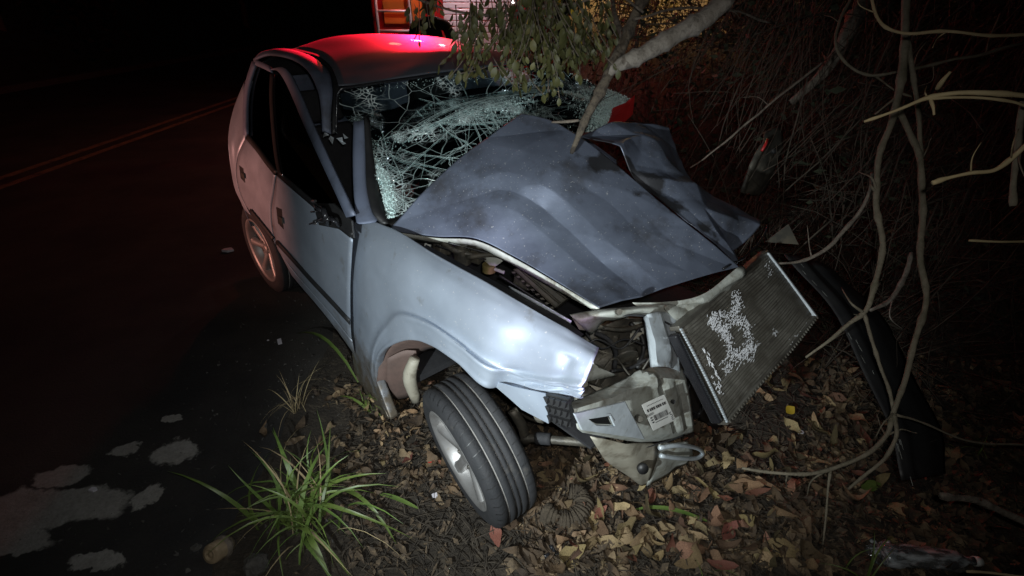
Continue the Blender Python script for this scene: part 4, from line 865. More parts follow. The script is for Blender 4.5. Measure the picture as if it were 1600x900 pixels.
# ================================================================== things around the car
def GP(u, v):                                                  # point of the ground under a picture direction
    z = 0.
    for _ in range(30):
        p = WZ(u, v, z)
        if p[1] > 30 or p[1] < 0: break
        z = .6*z+.4*gh(p[0], p[1])
    return WZ(u, v, z)
def tubew(name, pts, r, m, seg=8, k=4, wob=0, parent=None):    # pts as (u, v, depth)
    return tube(name, [W(*q) for q in pts], r, m, parent, seg, k, wob)
# ---- tree limb that came through the bonnet
b0 = c2w(CX(897, 228, -.42)); d0 = float(np.dot(b0-C0, CFw))
limb = empty('tree_limb', tuple(b0)); tag(limb, 'forked grey tree limb driven through the crushed bonnet', 'branch')
def loc(o, P): return [np.asarray(p)-np.array(o.location) for p in P]
tube('stem', loc(limb, [W(893, 240, d0+.03), W(905, 208, d0-.02), W(922, 172, d0-.05), W(942, 132, d0-.08), W(962, 92, d0-.10), W(985, 40, d0-.12), W(1012, -20, d0-.14), W(1030, -80, d0-.15)]), [.006, .012, .015, .018, .020, .018, .018, .017], 'bark_dark', limb, 12, 6, .006)
tube('fork', loc(limb, [W(944, 124, d0-.085), W(966, 101, d0-.11), W(1005, 82, d0-.13), W(1045, 62, d0-.14), W(1085, 40, d0-.15), W(1120, 12, d0-.16), W(1160, -45, d0-.18)]), [.006, .022, .028, .030, .031, .031, .030], 'bark_pale', limb, 14, 6, .008)
tube('splinter', loc(limb, [W(862, 191, d0+.05), W(885, 190, d0+.03), W(905, 188, d0+.02)]), [.004, .006, .005], 'bark', limb, 6, 3)
tube('stub', loc(limb, [W(975, 60, d0-.11), W(962, 30, d0-.05), W(955, -10, d0+.05)]), [.012, .010, .007], 'bark', limb, 8, 4, .003)

# ---- leaf shapes
def leaf_mesh(name, L, wd, m, curl=.2, fold=.25, n=7, wavy=0, seed=0):
    r_ = random.Random(seed); V_ = []; F_ = []
    ph = r_.uniform(0, 6)
    for i in range(n):
        t = i/(n-1); hw = wd/2*(math.sin(PI*min(1, t*.97+.02)))**.75; x = L*(t-.5)
        z = curl*L*((t-.5)**2)*2+wavy*math.sin(7*t+ph); hw *= 1+(.16*r_.uniform(-1, 1) if wavy else 0)
        for j, q in ((0, -1), (1, 0), (2, 1)):
            V_.append((x, q*hw*math.cos(fold), z+abs(q)*hw*math.sin(fold)+(wavy*math.cos(9*t+ph*2)*q if q else 0)))
    for i in range(n-1):
        for j in (0, 1): F_.append((i*3+j, i*3+j+1, (i+1)*3+j+1, (i+1)*3+j))
    me = bpy.data.meshes.new(name); me.from_pydata(V_, [], F_); me.materials.append(MATS[m]); me.polygons.foreach_set('use_smooth', [True]*len(F_)); return me
# ---- hanging spray of leaves above the roof
spray = empty('leafy_branch', tuple(W(800, 30, 1.75))); tag(spray, 'drooping leafy branch hanging over the car roof and windscreen', 'branch')
LM = [leaf_mesh('spray_leaf', .032, .0175, 'green_leaf', .25, .2, 5, 0, i) for i in range(3)]+[leaf_mesh('spray_leaf', .031, .015, 'yellow_leaf', .2, .2, 5)]
twigs = [[(1005, 20, 1.62), (960, -10, 1.66), (900, 5, 1.7), (860, 8, 1.72), (815, 18, 1.74), (790, 25, 1.75), (740, 22, 1.76), (690, 12, 1.78), (640, -6, 1.8)],
         [(860, 8, 1.72), (830, 14, 1.72), (805, 22, 1.70), (795, 45, 1.70), (785, 70, 1.71)]]
for P in twigs: tube('twig', loc(spray, [W(*q) for q in P]), .004, 'bark', spray, 6, 4, .003)
sprays = []
for (u, v, n, L, dv) in ((655, 0, 6, 62, 1), (665, -5, 5, 48, 1), (640, -8, 4, 40, 1), (712, 8, 6, 72, 1), (735, -4, 5, 50, 1), (680, -10, 4, 30, 1)): sprays.append((u, v, n, L, random.uniform(-.15, .25)))
for i in range(96):
    u = random.gauss(838, 55); u = min(945, max(745, u)); v = random.uniform(-25, 62); L = random.uniform(40, 72)
    if v+L > 152: L = 152-v
    sprays.append((u, v, 6, L, random.uniform(-.5, .5)+(u-840)/220))
for (u, v) in ((770, 88), (900, 70), (880, 60), (860, 95), (815, 100), (905, 40), (790, 60), (745, 70)): sprays.append((u, v, 6, 48, random.uniform(-.9, .9)))
sprays += [(812, 108, 3, 30, 0), (855, 110, 3, 34, .1), (870, 112, 3, 40, .1), (760, 105, 4, 30, -1.5), (940, 20, 5, 48, .7), (925, 25, 5, 50, .5)]
nleaf = 0; more = MB(); random.shuffle(sprays)
for (u, v, n, L, slope) in sprays:
    d = random.uniform(1.55, 1.92); P = []
    for k in range(n+1):
        t = k/n; P.append(W(u+slope*L*t*(.6+.4*t), v+L*t*(1 if abs(slope) < 1.2 else .35), d-.02*t))
    tube('leaf_stalk', loc(spray, P), .0016, 'bark', spray, 4, 2)
    for k in range(1, n+1):
        for sd in ((-1, 1) if k < n else (0,)):
            if random.random() < .15: continue
            nleaf += 1
            me = LM[3] if random.random() < .035 else random.choice(LM[:3])
            loc_ = Vector(P[k]-np.array(spray.location))+Vector((sd*.014, random.uniform(-.01, .01), -.016))
            dirv = Vector((sd*random.uniform(.25, .7)+random.gauss(0, .12)+slope*.2, random.gauss(0, .3), -1)).normalized()
            qt = dirv.to_track_quat('X', 'Z') @ Matrix.Rotation(random.uniform(-1.2, 1.2), 3, 'X').to_quaternion(); q = random.uniform(.7, 1.25); scl = (q, q*random.uniform(.9, 1.2), q)
            if nleaf <= 300:
                o = bpy.data.objects.new('leaf', me); COL.objects.link(o); o.parent = spray; o.location = loc_
                o.rotation_mode = 'QUATERNION'; o.rotation_quaternion = qt; o.scale = scl
            else:
                more.add([loc_+qt @ Vector((v_.co.x*scl[0], v_.co.y*scl[1], v_.co.z*scl[2])) for v_ in me.vertices], [tuple(p_.vertices) for p_ in me.polygons])
mo = more.build('leaf_mass', 'green_leaf', spray, True); mo['kind'] = 'stuff'
random.shuffle(sprays) if False else None

# ---- vines and stems on the right
def twiglets(pts, r):
    out = []; rr = float(np.max(r))
    for i in range(max(0, int(len(pts)*.5)-1) if len(pts) > 3 else 0):
        j = random.randrange(1, len(pts)-1); u, v, d = pts[j]; a = random.uniform(0, 6.3); L = random.uniform(14, 60); b = a+random.gauss(0, .5)
        out.append(([(u, v, d), (u+L*.5*math.cos(a), v+L*.5*math.sin(a), d+random.gauss(0, .03)), (u+L*(.5*math.cos(a)+.5*math.cos(b)), v+L*(.5*math.sin(a)+.5*math.sin(b)), d+random.gauss(0, .06))], [max(.0013, rr*.32), max(.001, rr*.22), .0007]))
    return out
def vine(label, pts, r, m='vine', extra=(), seg=8, group=None, wob=.006, name='vine'):
    extra = list(extra)+twiglets(pts, r)
    if not extra:
        o = tubew(name, pts, r, m, seg, 5, wob); return tag(o, label, name.replace('_', ' '), group)
    e = empty(name, tuple(W(*pts[0]))); tag(e, label, name.replace('_', ' '), group)
    tube('stem', loc(e, [W(*q) for q in pts]), r, m, e, seg, 5, wob)
    for pp, rr in extra: tube('shoot', loc(e, [W(*q) for q in pp]), rr, m, e, seg, 5, wob)
    return e
vine('thick pale forking vine stem hanging beside the radiator', [(1418, -40, 1.62), (1413, 60, 1.60), (1408, 110, 1.60), (1404, 150, 1.60), (1392, 195, 1.6), (1376, 240, 1.6), (1369, 300, 1.6), (1374, 350, 1.6), (1377, 405, 1.6), (1366, 455, 1.6), (1350, 490, 1.6), (1310, 520, 1.6), (1262, 558, 1.62)], [.012, .012, .013, .012, .010, .009, .009, .0085, .008, .008, .0075, .0055, .003],
     extra=(([(1351, 492, 1.6), (1362, 530, 1.58), (1376, 570, 1.56), (1390, 610, 1.55), (1396, 645, 1.54)], [.006, .005, .005, .005, .005]), ([(1404, 150, 1.6), (1372, 175, 1.62), (1368, 178, 1.64)], .003)))
vine('pale knobbly vine looping from the fork down to the leaf litter', [(1402, 168, 1.6), (1420, 205, 1.58), (1437, 250, 1.56), (1440, 330, 1.55), (1438, 400, 1.54), (1446, 460, 1.54), (1432, 525, 1.54), (1415, 590, 1.54), (1396, 645, 1.53), (1385, 680, 1.52), (1350, 712, 1.5), (1290, 735, 1.5), (1230, 742, 1.5), (1160, 732, 1.52)], [.008, .0085, .009, .009, .0085, .0085, .008, .0075, .007, .0065, .006, .0055, .005, .004],
     extra=(([(1396, 645, 1.53), (1400, 680, 1.5), (1382, 715, 1.49), (1350, 745, 1.5), (1325, 765, 1.52)], [.006, .0055, .005, .0045, .004]), ([(1298, 735, 1.5), (1294, 770, 1.47), (1290, 800, 1.46), (1286, 850, 1.46)], [.0035, .003, .003, .002]), ([(1398, 648, 1.53), (1450, 665, 1.55), (1520, 690, 1.58), (1610, 695, 1.6)], [.004, .003, .003, .003])))
vine('thin grey stem twining along the thick vine', [(1412, 20, 1.62), (1425, 110, 1.58), (1434, 180, 1.58), (1439, 250, 1.58)], [.007, .007, .0065, .006])
vine('brown vine curling in a wide open loop among the stems', [(1340, -20, 1.9), (1312, 35, 1.85), (1308, 70, 1.82), (1325, 103, 1.8), (1360, 118, 1.78), (1400, 114, 1.75), (1460, 100, 1.75), (1540, 83, 1.75), (1620, 58, 1.75)], .005, 'twig' if False else 'vine', extra=(([(1365, 118, 1.78), (1395, 140, 1.75), (1430, 152, 1.74)], .003), ([(1540, 83, 1.75), (1548, 60, 1.74), (1562, 20, 1.74)], .002)))
vine('slim pale vine running level past the top of the stems', [(1360, -15, 1.3), (1368, 20, 1.28), (1385, 42, 1.26), (1420, 52, 1.24), (1480, 51, 1.22), (1550, 57, 1.2), (1620, 52, 1.18)], .0035, 'straw')
vine('broken straw coloured twig with two prongs', [(1350, 190, 1.05), (1375, 181, 1.04), (1410, 168, 1.03), (1450, 153, 1.02), (1500, 145, 1.0), (1560, 146, .98), (1620, 152, .96)], [.0022, .003, .0032, .0042, .0046, .005, .005], 'straw', extra=(([(1448, 154, 1.02), (1520, 152, 1.0), (1575, 158, .98), (1610, 168, .97)], [.003, .0028, .0025, .0025]), ([(1455, 155, 1.02), (1459, 168, 1.01), (1460, 180, 1.01)], [.003, .0026, .0022])), wob=.002, name='twig')
vine('short pale snapped twig end standing alone', [(1466, 140, 1.1), (1476, 126, 1.08), (1487, 113, 1.07)], [.004, .0038, .0025], 'straw', name='twig')
vine('curved straw coloured twig with blunt pale tip', [(1457, 286, .95), (1480, 276, .95), (1515, 268, .94), (1555, 266, .93), (1585, 248, .92), (1612, 222, .9)], [.004, .0035, .0035, .0038, .004, .004], 'straw', name='twig')
vine('grey upright stem cut off below', [(1583, 322, 1.1), (1584, 280, 1.1), (1590, 235, 1.09), (1602, 160, 1.08)], [.006, .006, .006, .0065], 'vine')
vine('short thin twig pointing sideways from the undergrowth', [(1515, 375, 1.3), (1560, 377, 1.28), (1615, 376, 1.27)], .003, 'straw', name='twig')
vine('bent dark branch arching behind the radiator', [(1215, 412, 2.1), (1270, 402, 2.1), (1320, 360, 2.08), (1352, 315, 2.05), (1365, 270, 2.0)], [.004, .007, .008, .007, .006], 'bark')
vine('grey leaning trunk in the undergrowth behind the bonnet', [(1235, 160, 3.2), (1290, 110, 3.1), (1325, 50, 3.0), (1352, -10, 3.0)], [.02, .035, .04, .04], 'bark', name='trunk')
vine('long thin switch slanting up behind the torn bonnet', [(1078, 262, 2.3), (1130, 225, 2.3), (1200, 165, 2.25), (1285, 98, 2.2)], [.003, .004, .005, .005], 'bark', name='twig')
vine('thin bare vine crossing above the forked limb', [(990, 30, 1.7), (1060, 14, 1.8), (1140, 16, 2.0), (1210, 38, 2.2)], .004, 'bark')
vine('leaning dry stick among leaves behind the radiator', [(1392, 400, 1.9), (1405, 440, 1.85), (1425, 395, 1.85)], .004, 'vine', name='twig') if False else None
vine('pale dead stick leaning against the litter bank', [(1425, 395, 1.9), (1415, 430, 1.9), (1395, 465, 1.88), (1360, 485, 1.86)], [.007, .008, .008, .006], 'bark_pale', name='stick')
vine('fallen stick lying across leaf litter', [(1470, 775, 1.5), (1520, 780, 1.5), (1570, 800, 1.48), (1610, 820, 1.46)], .010, 'bark', name='stick')
vine('thin straw stalk lying by the plastic bottle', [(1508, 893, 1.25), (1560, 897, 1.24), (1620, 903, 1.22)], .003, 'straw', name='stalk')

# ---- dense dark undergrowth
th = MB()
def twig_path(x, y, z, dx, dy, dz, L, n=6, droop=.1):
    P = [np.array([x, y, z])]; d = np.array([dx, dy, dz], float); d /= np.linalg.norm(d)
    for i in range(n):
        d = d+rng.normal(0, .18, 3)+np.array([0, 0, -droop]); d /= np.linalg.norm(d); P.append(P[-1]+d*L/n)
    return P
def outside_car(x, y):
    c = w2c((x, y, 0)); return c[1] > 1.05 or c[0] > .75 or c[0] < -3.4
cnt = 0
while cnt < 3400:
    x = random.uniform(.9, 5.2); y = random.uniform(2.35, 6.5)
    if x*.5+y*.75 < 2.45 or not outside_car(x, y): continue
    z0 = gh(x, y); a = random.random(); cnt += 1
    if cnt % 7 == 0: x = random.uniform(1.05, 2.6); y = random.uniform(1.9, 3.0); z0 = gh(x, y)
    if not outside_car(x, y): continue
    if a < .45: P = twig_path(x, y, z0+random.uniform(.6, 2.6), random.gauss(-.35, .4), random.gauss(0, .3), -1, random.uniform(.5, 1.6), 6, .12)
    elif a < .8: P = twig_path(x, y, z0, random.gauss(.2, .5), random.gauss(0, .4), 1, random.uniform(.4, 1.7), 6, .14)
    else: P = twig_path(x, y, z0+random.uniform(.1, 1.8), random.gauss(0, 1), random.gauss(0, .5), random.gauss(.1, .4), random.uniform(.4, 1.2), 6, .08)
    P = np.array(P); P = catmull(P, 2); r0 = random.choice((.0014, .0018, .002, .0025, .003, .004, .006)); th.tube(P, np.linspace(r0, r0*.4, len(P)), 3)
u_ = th.build('undergrowth', 'twig', None, True); tag(u_, 'dense tangle of thin bare twigs and dry roots beside the car', 'undergrowth', kind='stuff')
lf = MB()
def rand_leaf(p, L, wd, up=.5):
    d = rng.normal(0, 1, 3); d[2] *= up; d /= np.linalg.norm(d); e = np.cross(d, rng.normal(0, 1, 3)); e /= np.linalg.norm(e)+1e-9; nrm = np.cross(d, e)
    lf.add([p-d*L/2, p-e*wd/2+nrm*wd*.15, p+d*L/2, p+e*wd/2+nrm*wd*.15], [(0, 1, 2), (0, 2, 3)])
for i in range(12000):
    x = random.uniform(.9, 6); y = random.uniform(2.6, 7.5)
    if not outside_car(x, y) or x*.5+y*.75 < 2.7: continue
    rand_leaf(np.array([x, y, gh(x, y)+random.random()**2*2.4]), random.uniform(.03, .10), random.uniform(.014, .04))
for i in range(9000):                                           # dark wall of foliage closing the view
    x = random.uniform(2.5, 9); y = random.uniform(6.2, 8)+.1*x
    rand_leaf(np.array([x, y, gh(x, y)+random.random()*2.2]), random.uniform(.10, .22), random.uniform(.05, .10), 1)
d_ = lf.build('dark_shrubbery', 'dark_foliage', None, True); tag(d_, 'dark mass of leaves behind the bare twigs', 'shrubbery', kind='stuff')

# ---- fallen leaves
DL = []
for i in range(12): DL.append(leaf_mesh('dry_leaf', 1, random.uniform(.25, .62), 'dry_leaf', random.choice((-.9, -.3, .2, .6, 1.2)), random.uniform(-.3, 1.0), 8, random.uniform(.03, .09), i))
for i in range(6): DL.append(leaf_mesh('dry_leaf', 1, random.uniform(.25, .55), 'dry_leaf_pale', random.choice((-.8, -.3, .3, .9)), random.uniform(-.3, 1.0), 8, random.uniform(.03, .09), 20+i))
RL = [leaf_mesh('dry_leaf', 1, .42, 'red_leaf', .3, .3, 8, .03, 40)]
regions = [(640, 690, 55, 40, 26, .06, 'behind the front wheel'), (605, 640, 35, 22, 26, .055, 'beside the bent fender tip'), (950, 790, 70, 40, 56, .095, 'in front of the tyre'), (1080, 810, 80, 45, 60, .105, 'below the tow eye'), (1200, 700, 70, 45, 46, .10, 'below the radiator'), (1250, 590, 40, 35, 20, .10, 'beside the radiator edge'), (1320, 730, 90, 55, 30, .10, 'under the looping vine'), (1490, 720, 80, 60, 16, .10, 'near the torn bumper'), (905, 868, 50, 20, 10, .09, 'around the black plastic scrap'), (1150, 872, 70, 20, 14, .11, 'near the plastic wrap')]
n_ = 0
for (u, v, su, sv, n, L, where) in regions:
    for i in range(n):
        uu, vv = random.gauss(u, su), random.gauss(v, sv)
        if vv > 905 or vv < 540 or n_ >= 300: continue
        p = GP(uu, vv)
        if p[1] < .3: continue
        n_ += 1; red = random.random() < .10; me = random.choice(RL if red else DL)
        o = bpy.data.objects.new('dry_leaf', me); COL.objects.link(o)
        l = L*random.uniform(.55, 1.25); o.scale = (l, l, l); o.location = (p[0], p[1], gh(p[0], p[1])+.018+random.uniform(0, .025))
        o.rotation_euler = (random.gauss(0, .55), random.gauss(0, .5), random.uniform(0, 2*PI))
        tone = 'reddish' if red else ('pale tan' if me.materials[0].name == 'dry_leaf_pale' else 'brown')
        tag(o, '%s %s fallen leaf lying %s' % ('large' if l > L*.95 else 'small', tone, where), 'leaf', 'fallen leaves around the wreck')
# bed of leaves under them
bed = MB()
for i in range(5200):
    if random.random() < .75: p = GP(random.uniform(800, 1600), random.uniform(560, 900))
    else: p = GP(random.gauss(625, 60), random.gauss(670, 50))
    x, y = p[0], p[1]
    if y > 5 or y < .3 or x > 4: continue
    if random.random() > .08+.92*sstep(-.18, .22, mnoise.noise(Vector((x*2.6, y*2.6, 9)))+.4*mnoise.noise(Vector((x*7, y*7, 2)))): continue
    me = random.choice(DL+RL[:1] if random.random() < .3 else DL); l = random.choice((.03, .04, .05, .06, .075, .095)); k = Matrix.Translation((x, y, gh(x, y)+.006+random.random()*.02)) @ (Matrix.Rotation(random.uniform(0, 6.3), 4, 'Z') @ Matrix.Rotation(random.gauss(0, .4), 4, 'X') @ Matrix.Rotation(random.gauss(0, .35), 4, 'Y')) @ Matrix.Diagonal((l, l, l, 1))
    bed.add([k @ v_.co for v_ in me.vertices], [tuple(p_.vertices) for p_ in me.polygons], {'dry_leaf': 0, 'dry_leaf_pale': 1, 'red_leaf': 2}[me.materials[0].name])
b_ = bed.build('leaf_bed', ['bed_leaf', 'bed_leaf_pale', 'red_leaf'], None, True); tag(b_, 'bed of overlapping dry leaves covering the verge', 'leaf litter', kind='stuff')
lt = MB()
for i in range(15000):
    if random.random() < .5: x, y = random.uniform(-.75, 3.4), random.uniform(.4, 4.6)
    else: p = GP(random.uniform(540, 1600), random.uniform(560, 900)); x, y = p[0], p[1]
    if y > 5 or x > 4: continue
    dens = .25+.75*sstep(-.25, .25, mnoise.noise(Vector((x*2.2, y*2.2, 9))))
    if x < .15: dens *= .45 if y < 1.35 else .8
    if random.random() > dens: continue
    L = random.uniform(.012, .055); wd = L*random.uniform(.12, .55); a = random.uniform(0, 2*PI); tl = random.gauss(0, .35); z = gh(x, y)+.004+random.random()*.018
    d = np.array([math.cos(a), math.sin(a), tl]); e = np.array([-math.sin(a), math.cos(a), random.gauss(0, .4)]); c = np.array([x, y, z+abs(tl)*L*.4])
    lt.add([c-d*L/2, c-e*wd/2, c+d*L/2, c+e*wd/2+np.array([0, 0, wd*.2])], [(0, 1, 2), (0, 2, 3)])
l_ = lt.build('leaf_litter', 'litter', None, False); tag(l_, 'crumbled brown leaf litter and bark scraps on the soil', 'leaf litter', kind='stuff')
st_ = MB()
for i in range(2600):
    p = GP(random.uniform(540, 1600), random.uniform(560, 900))
    if p[1] > 5: continue
    a = random.uniform(0, 2*PI); L = random.uniform(.04, .16); z = gh(p[0], p[1])+.006; d = np.array([math.cos(a), math.sin(a), random.gauss(0, .12)])
    c = np.array([p[0], p[1], z+.01]); st_.tube([c-d*L/2, c+np.array([0, 0, .006]), c+d*L/2], random.uniform(.0009, .0025), 3)
s_ = st_.build('dead_stalks', 'twig', None, True); tag(s_, 'scattered thin dead stalks lying among the leaf litter', 'dead stalks', kind='stuff')
gv = MB()
for i in range(1600):
    x, y = random.uniform(-1.9, -.3), random.uniform(.6, 3.2)
    if random.random() < sstep(-1.3, -1.9, x): continue
    p = np.array([x, y, gh(x, y)+(.034 if x < -1.05 else 0)]); s = random.choice((.0025, .003, .004, .006)); q = [p+rng.normal(0, s, 3) for _ in range(4)]
    gv.add(q, [(0, 1, 2), (0, 2, 3), (0, 3, 1), (1, 3, 2)])
g_ = gv.build('gravel', 'stone', None, False); tag(g_, 'scattered grit and small stones along the road edge', 'gravel', kind='stuff')

# ---- grass
def blade_mesh(L, wd, bend, n=9, m='blade', twist=0):
    V_ = []; F_ = []
    for i in range(n):
        t = i/(n-1); a = bend*t*t; x = L*t*math.sin(a*.9); z = L*t*math.cos(a*.9)*(1-.1*t*abs(bend)); hw = wd/2*(1-t**2.2)*(.55+.45*min(1, t*5)); q = twist*t
        V_ += [(x, -hw*math.cos(q), z-hw*math.sin(q)), (x-.0015*math.cos(a), 0, z-.10*wd), (x, hw*math.cos(q), z+hw*math.sin(q))]
    for i in range(n-1):
        for j in (0, 1): F_.append((i*3+j, i*3+j+1, i*3+j+4, i*3+j+3))
    me = bpy.data.meshes.new('blade'); me.from_pydata(V_, [], F_); me.materials.append(MATS[m]); me.polygons.foreach_set('use_smooth', [True]*len(F_)); return me
BM = [blade_mesh(1, random.uniform(.030, .058), random.uniform(.25, 1.6), 9, 'blade', random.uniform(-.8, .8)) for _ in range(16)]
BS = [blade_mesh(1, .018, random.uniform(.3, 1.4), 8, 'straw') for _ in range(4)]
def clump(name, label, u, v, n, Lr, spread=.05, straw=.1, tilt=.5, cat='grass', meshes=None):
    p = GP(u, v); e = empty(name, (p[0], p[1], gh(p[0], p[1])-.01)); tag(e, label, cat)
    for i in range(n):
        me = random.choice(BS) if random.random() < straw else random.choice(meshes or BM)
        o = bpy.data.objects.new('blade', me); COL.objects.link(o); o.parent = e
        L = random.uniform(*Lr); a = random.uniform(0, 2*PI); o.location = (random.gauss(0, spread), random.gauss(0, spread), 0)
        o.scale = (L, L*random.uniform(.7, 1.3) if L > .1 else L, L); o.rotation_euler = (random.gauss(0, tilt*.4), random.gauss(tilt*.5, tilt*.5), a)
    return e
clump('grass_clump', 'large green grass clump growing at the road edge by the front wheel', 470, 806, 120, (.10, .40), .06, .18, .6)
clump('grass_tuft', 'pale dry grass tuft beside the sill near the road edge', 466, 640, 26, (.10, .26), .02, 1.0, .5)
clump('grass_tuft', 'green grass growing behind the bent fender tip', 585, 640, 12, (.12, .26), .05, .1, .5)
clump('grass_tuft', 'green blades standing beside the clear plastic bottle', 1345, 905, 9, (.14, .26), .03, 0, .5)
clump('grass_tuft', 'single long green blades among dry leaves under the tow eye', 1090, 905, 5, (.10, .18), .05, 0, .8)
clump('grass_tuft', 'sparse green grass sprouting in the dark litter under the loop vine', 1545, 720, 14, (.06, .14), .06, .3, .7)
for (label, u0, v0, u1, v1, h) in (('long arching green blade lying over leaves in front of the tyre', 990, 800, 1110, 822, .03), ('long green blade bending out from under the fender', 560, 600, 462, 526, .10), ('flat green blade lying on bare soil beside the tyre', 590, 775, 655, 800, .012), ('broad pale green blade pointing away from the large clump', 480, 845, 515, 905, .05)):
    a, b = GP(u0, v0), GP(u1, v1); a[2] = gh(a[0], a[1])+.012; b[2] = gh(b[0], b[1])+.02; V_ = []; n = 9; sd = np.cross(b-a, (0, 0, 1.)); sd /= np.linalg.norm(sd)
    for i in range(n):
        t = i/(n-1); c = a+(b-a)*t+np.array([0, 0, h*math.sin(PI*t**.8)*1.4]); hw = .010*(math.sin(PI*(t*.9+.06)))**.6; V_ += [c-sd*hw, c-np.array([0, 0, .002]), c+sd*hw]
    o = mesh_obj('fallen_grass', V_, [(i*3+j, i*3+j+1, i*3+j+4, i*3+j+3) for i in range(n-1) for j in (0, 1)], 'blade'); tag(o, label, 'grass')

# ---- odds and ends on the ground
p = GP(872, 800); e = []; prof = []
for k in range(15):
    a = -2.6+k*.30; e.append((p[0]+.068*math.cos(a)+.004*k, p[1]+.062*math.sin(a), gh(p[0], p[1])+.035+.004*math.sin(k)))
o = tube('mud_roll', e, [.034+.006*math.sin(2.2*k) for k in range(15)], 'mud', None, 14, 8, .008)
for i, vv in enumerate(o.data.vertices):
    vv.co += vv.normal*(.0045*math.sin(i//14*1.5)+.006*mnoise.noise(vv.co*26))
tag(o, 'curled ridged roll of dried mud squeezed out beside the front tyre', 'mud')
p = GP(342, 868); e = empty('cut_log', (p[0], p[1], gh(p[0], p[1])+.026), (R(-28), R(5), R(-20))); tag(e, 'small round cut log end lying by the large grass clump', 'log')
lathe('bark_ring', [(-.030, .0), (-.030, .006), (-.026, .008), (-.026, .014), (-.032, .016), (-.032, .022), (-.027, .024), (-.029, .029), (-.022, .034), (.02, .034), (.05, .03), (.05, 0)], 'wood_cut', e, 28); lathe('bark_collar', [(.012, .035), (.02, .040), (.032, .039), (.038, .033)], 'bark', e, 24)
def scrap(name, label, u, v, L, wd, m, cat, rz=0, lift=.012, seed=1, tilt=(0, 0), me=None):
    p = GP(u, v); me = me or leaf_mesh(name, 1, wd/L, m, .15, .12, 6, .015, seed); o = bpy.data.objects.new(name, me); COL.objects.link(o)
    o.scale = (L, L, L); o.location = (p[0], p[1], max(gh(p[0], p[1]), .004 if p[0] < -1 else -9)+lift); o.rotation_euler = (tilt[0], tilt[1], rz); return tag(o, label, cat)
scrap('yellow_leaf', 'small bright yellow leaf on brown litter below the radiator', 1232, 648, .055, .045, 'yellow_leaf', 'leaf', .5, .03, 3, (.5, -.3))
scrap('red_leaf', 'long narrow dark red leaf lying below the yellow leaf', 1258, 722, .12, .028, 'red_leaf', 'leaf', -.5, .03, 4, (.4, 0))
scrap('green_leaf', 'broad fresh green leaf lying beneath the vine loop', 1355, 767, .11, .042, 'blade', 'leaf', .3, .03, 5, (.5, .1))
scrap('rust_leaf', 'pinkish tan upright leaf standing in the litter', 1148, 822, .09, .06, 'dry_leaf_pale', 'leaf', 1.2, .045, 6, (.9, .2))
scrap('red_scrap', 'tiny red scrap on the soil behind the front wheel', 674, 727, .03, .008, 'red_plastic', 'scrap', .3, .02, 7)
scrap('red_leaf', 'long maroon leaf lying between the tow eye and vine', 1180, 776, .12, .03, 'red_leaf', 'leaf', .2, .03, 14, (.4, 0))
pp = MB().box((0, 0, 0), (1, .38, .02)).build('paper_strip', 'paper'); pp.scale = (.055, .055, .055); q = WZ(437, 534, .01); pp.location = (q[0], q[1], .012); pp.rotation_euler = (.05, .05, R(-62)); tag(pp, 'small white strip of torn card on the dark asphalt beside the sill', 'card')
for (label, u, v, s) in (('white chip of broken plastic on soil beside the front wheel rim', 680, 778, .018), ('pale shard lying on the road beyond the rear wheel', 358, 399, .05), ('bright crumb of glass beside the torn card', 421, 540, .008), ('pale flat stone on the road beside pale patches', 152, 776, .022), ('white crumb lying on leaves beside the pinkish leaf', 1128, 828, .02), ('pale blue chip on the leaves near the yellow leaf', 1250, 679, .02)):
    p = GP(u, v); c = np.array([p[0], p[1], (.006 if p[0] < -1 else gh(p[0], p[1])+.012)]); V_ = [c+np.array([math.cos(a)*s*random.uniform(.6, 1), math.sin(a)*s*random.uniform(.4, .8), 0]) for a in np.linspace(0, 2*PI, 6)[:-1]]; V_ += [v_+np.array([0, 0, s*.35]) for v_ in V_]
    o = mesh_obj('shard', V_, [(4, 3, 2, 1, 0), (5, 6, 7, 8, 9)]+[(i, (i+1) % 5, (i+1) % 5+5, i+5) for i in range(5)], 'paper', None, False); tag(o, label, 'shard')
p = c2w(CX(797, 231, -.70)); V_, F_ = tube_data([(-.012, 0, 0), (-.007, .001, .003), (0, 0, .004), (.007, 0, .003), (.012, 0, 0)], [.003, .008, .010, .008, .003], 9); o = mesh_obj('pebble', V_, F_, 'paper'); o.location = tuple(p+np.array([0, -.012, .012])); tag(o, 'small pale pebble resting on the bonnet', 'pebble')
for k, (u, v, s) in enumerate(((400, 885, .05), (310, 860, .035), (395, 640, .03), (1490, 880, .05))):
    p = GP(u, v); bm = bmesh.new(); bmesh.ops.create_icosphere(bm, subdivisions=3, radius=s*.8)
    for v_ in bm.verts: v_.co *= 1+.35*mnoise.noise(v_.co*22+Vector((k, 0, 0)))+.18*mnoise.noise(v_.co*70); v_.co.z *= .6
    me = bpy.data.meshes.new('rock'); bm.to_mesh(me); bm.free(); me.materials.append(MATS['stone']); o = bpy.data.objects.new('rock', me); COL.objects.link(o); o.location = (p[0], p[1], gh(p[0], p[1])+s*.2)
    tag(o, ('grey stone lying under the large grass clump', 'grey stone beside the cut log end', 'small dark stone beside the dry grass tuft', 'dark stone beside the clear plastic bottle')[k], 'stone')
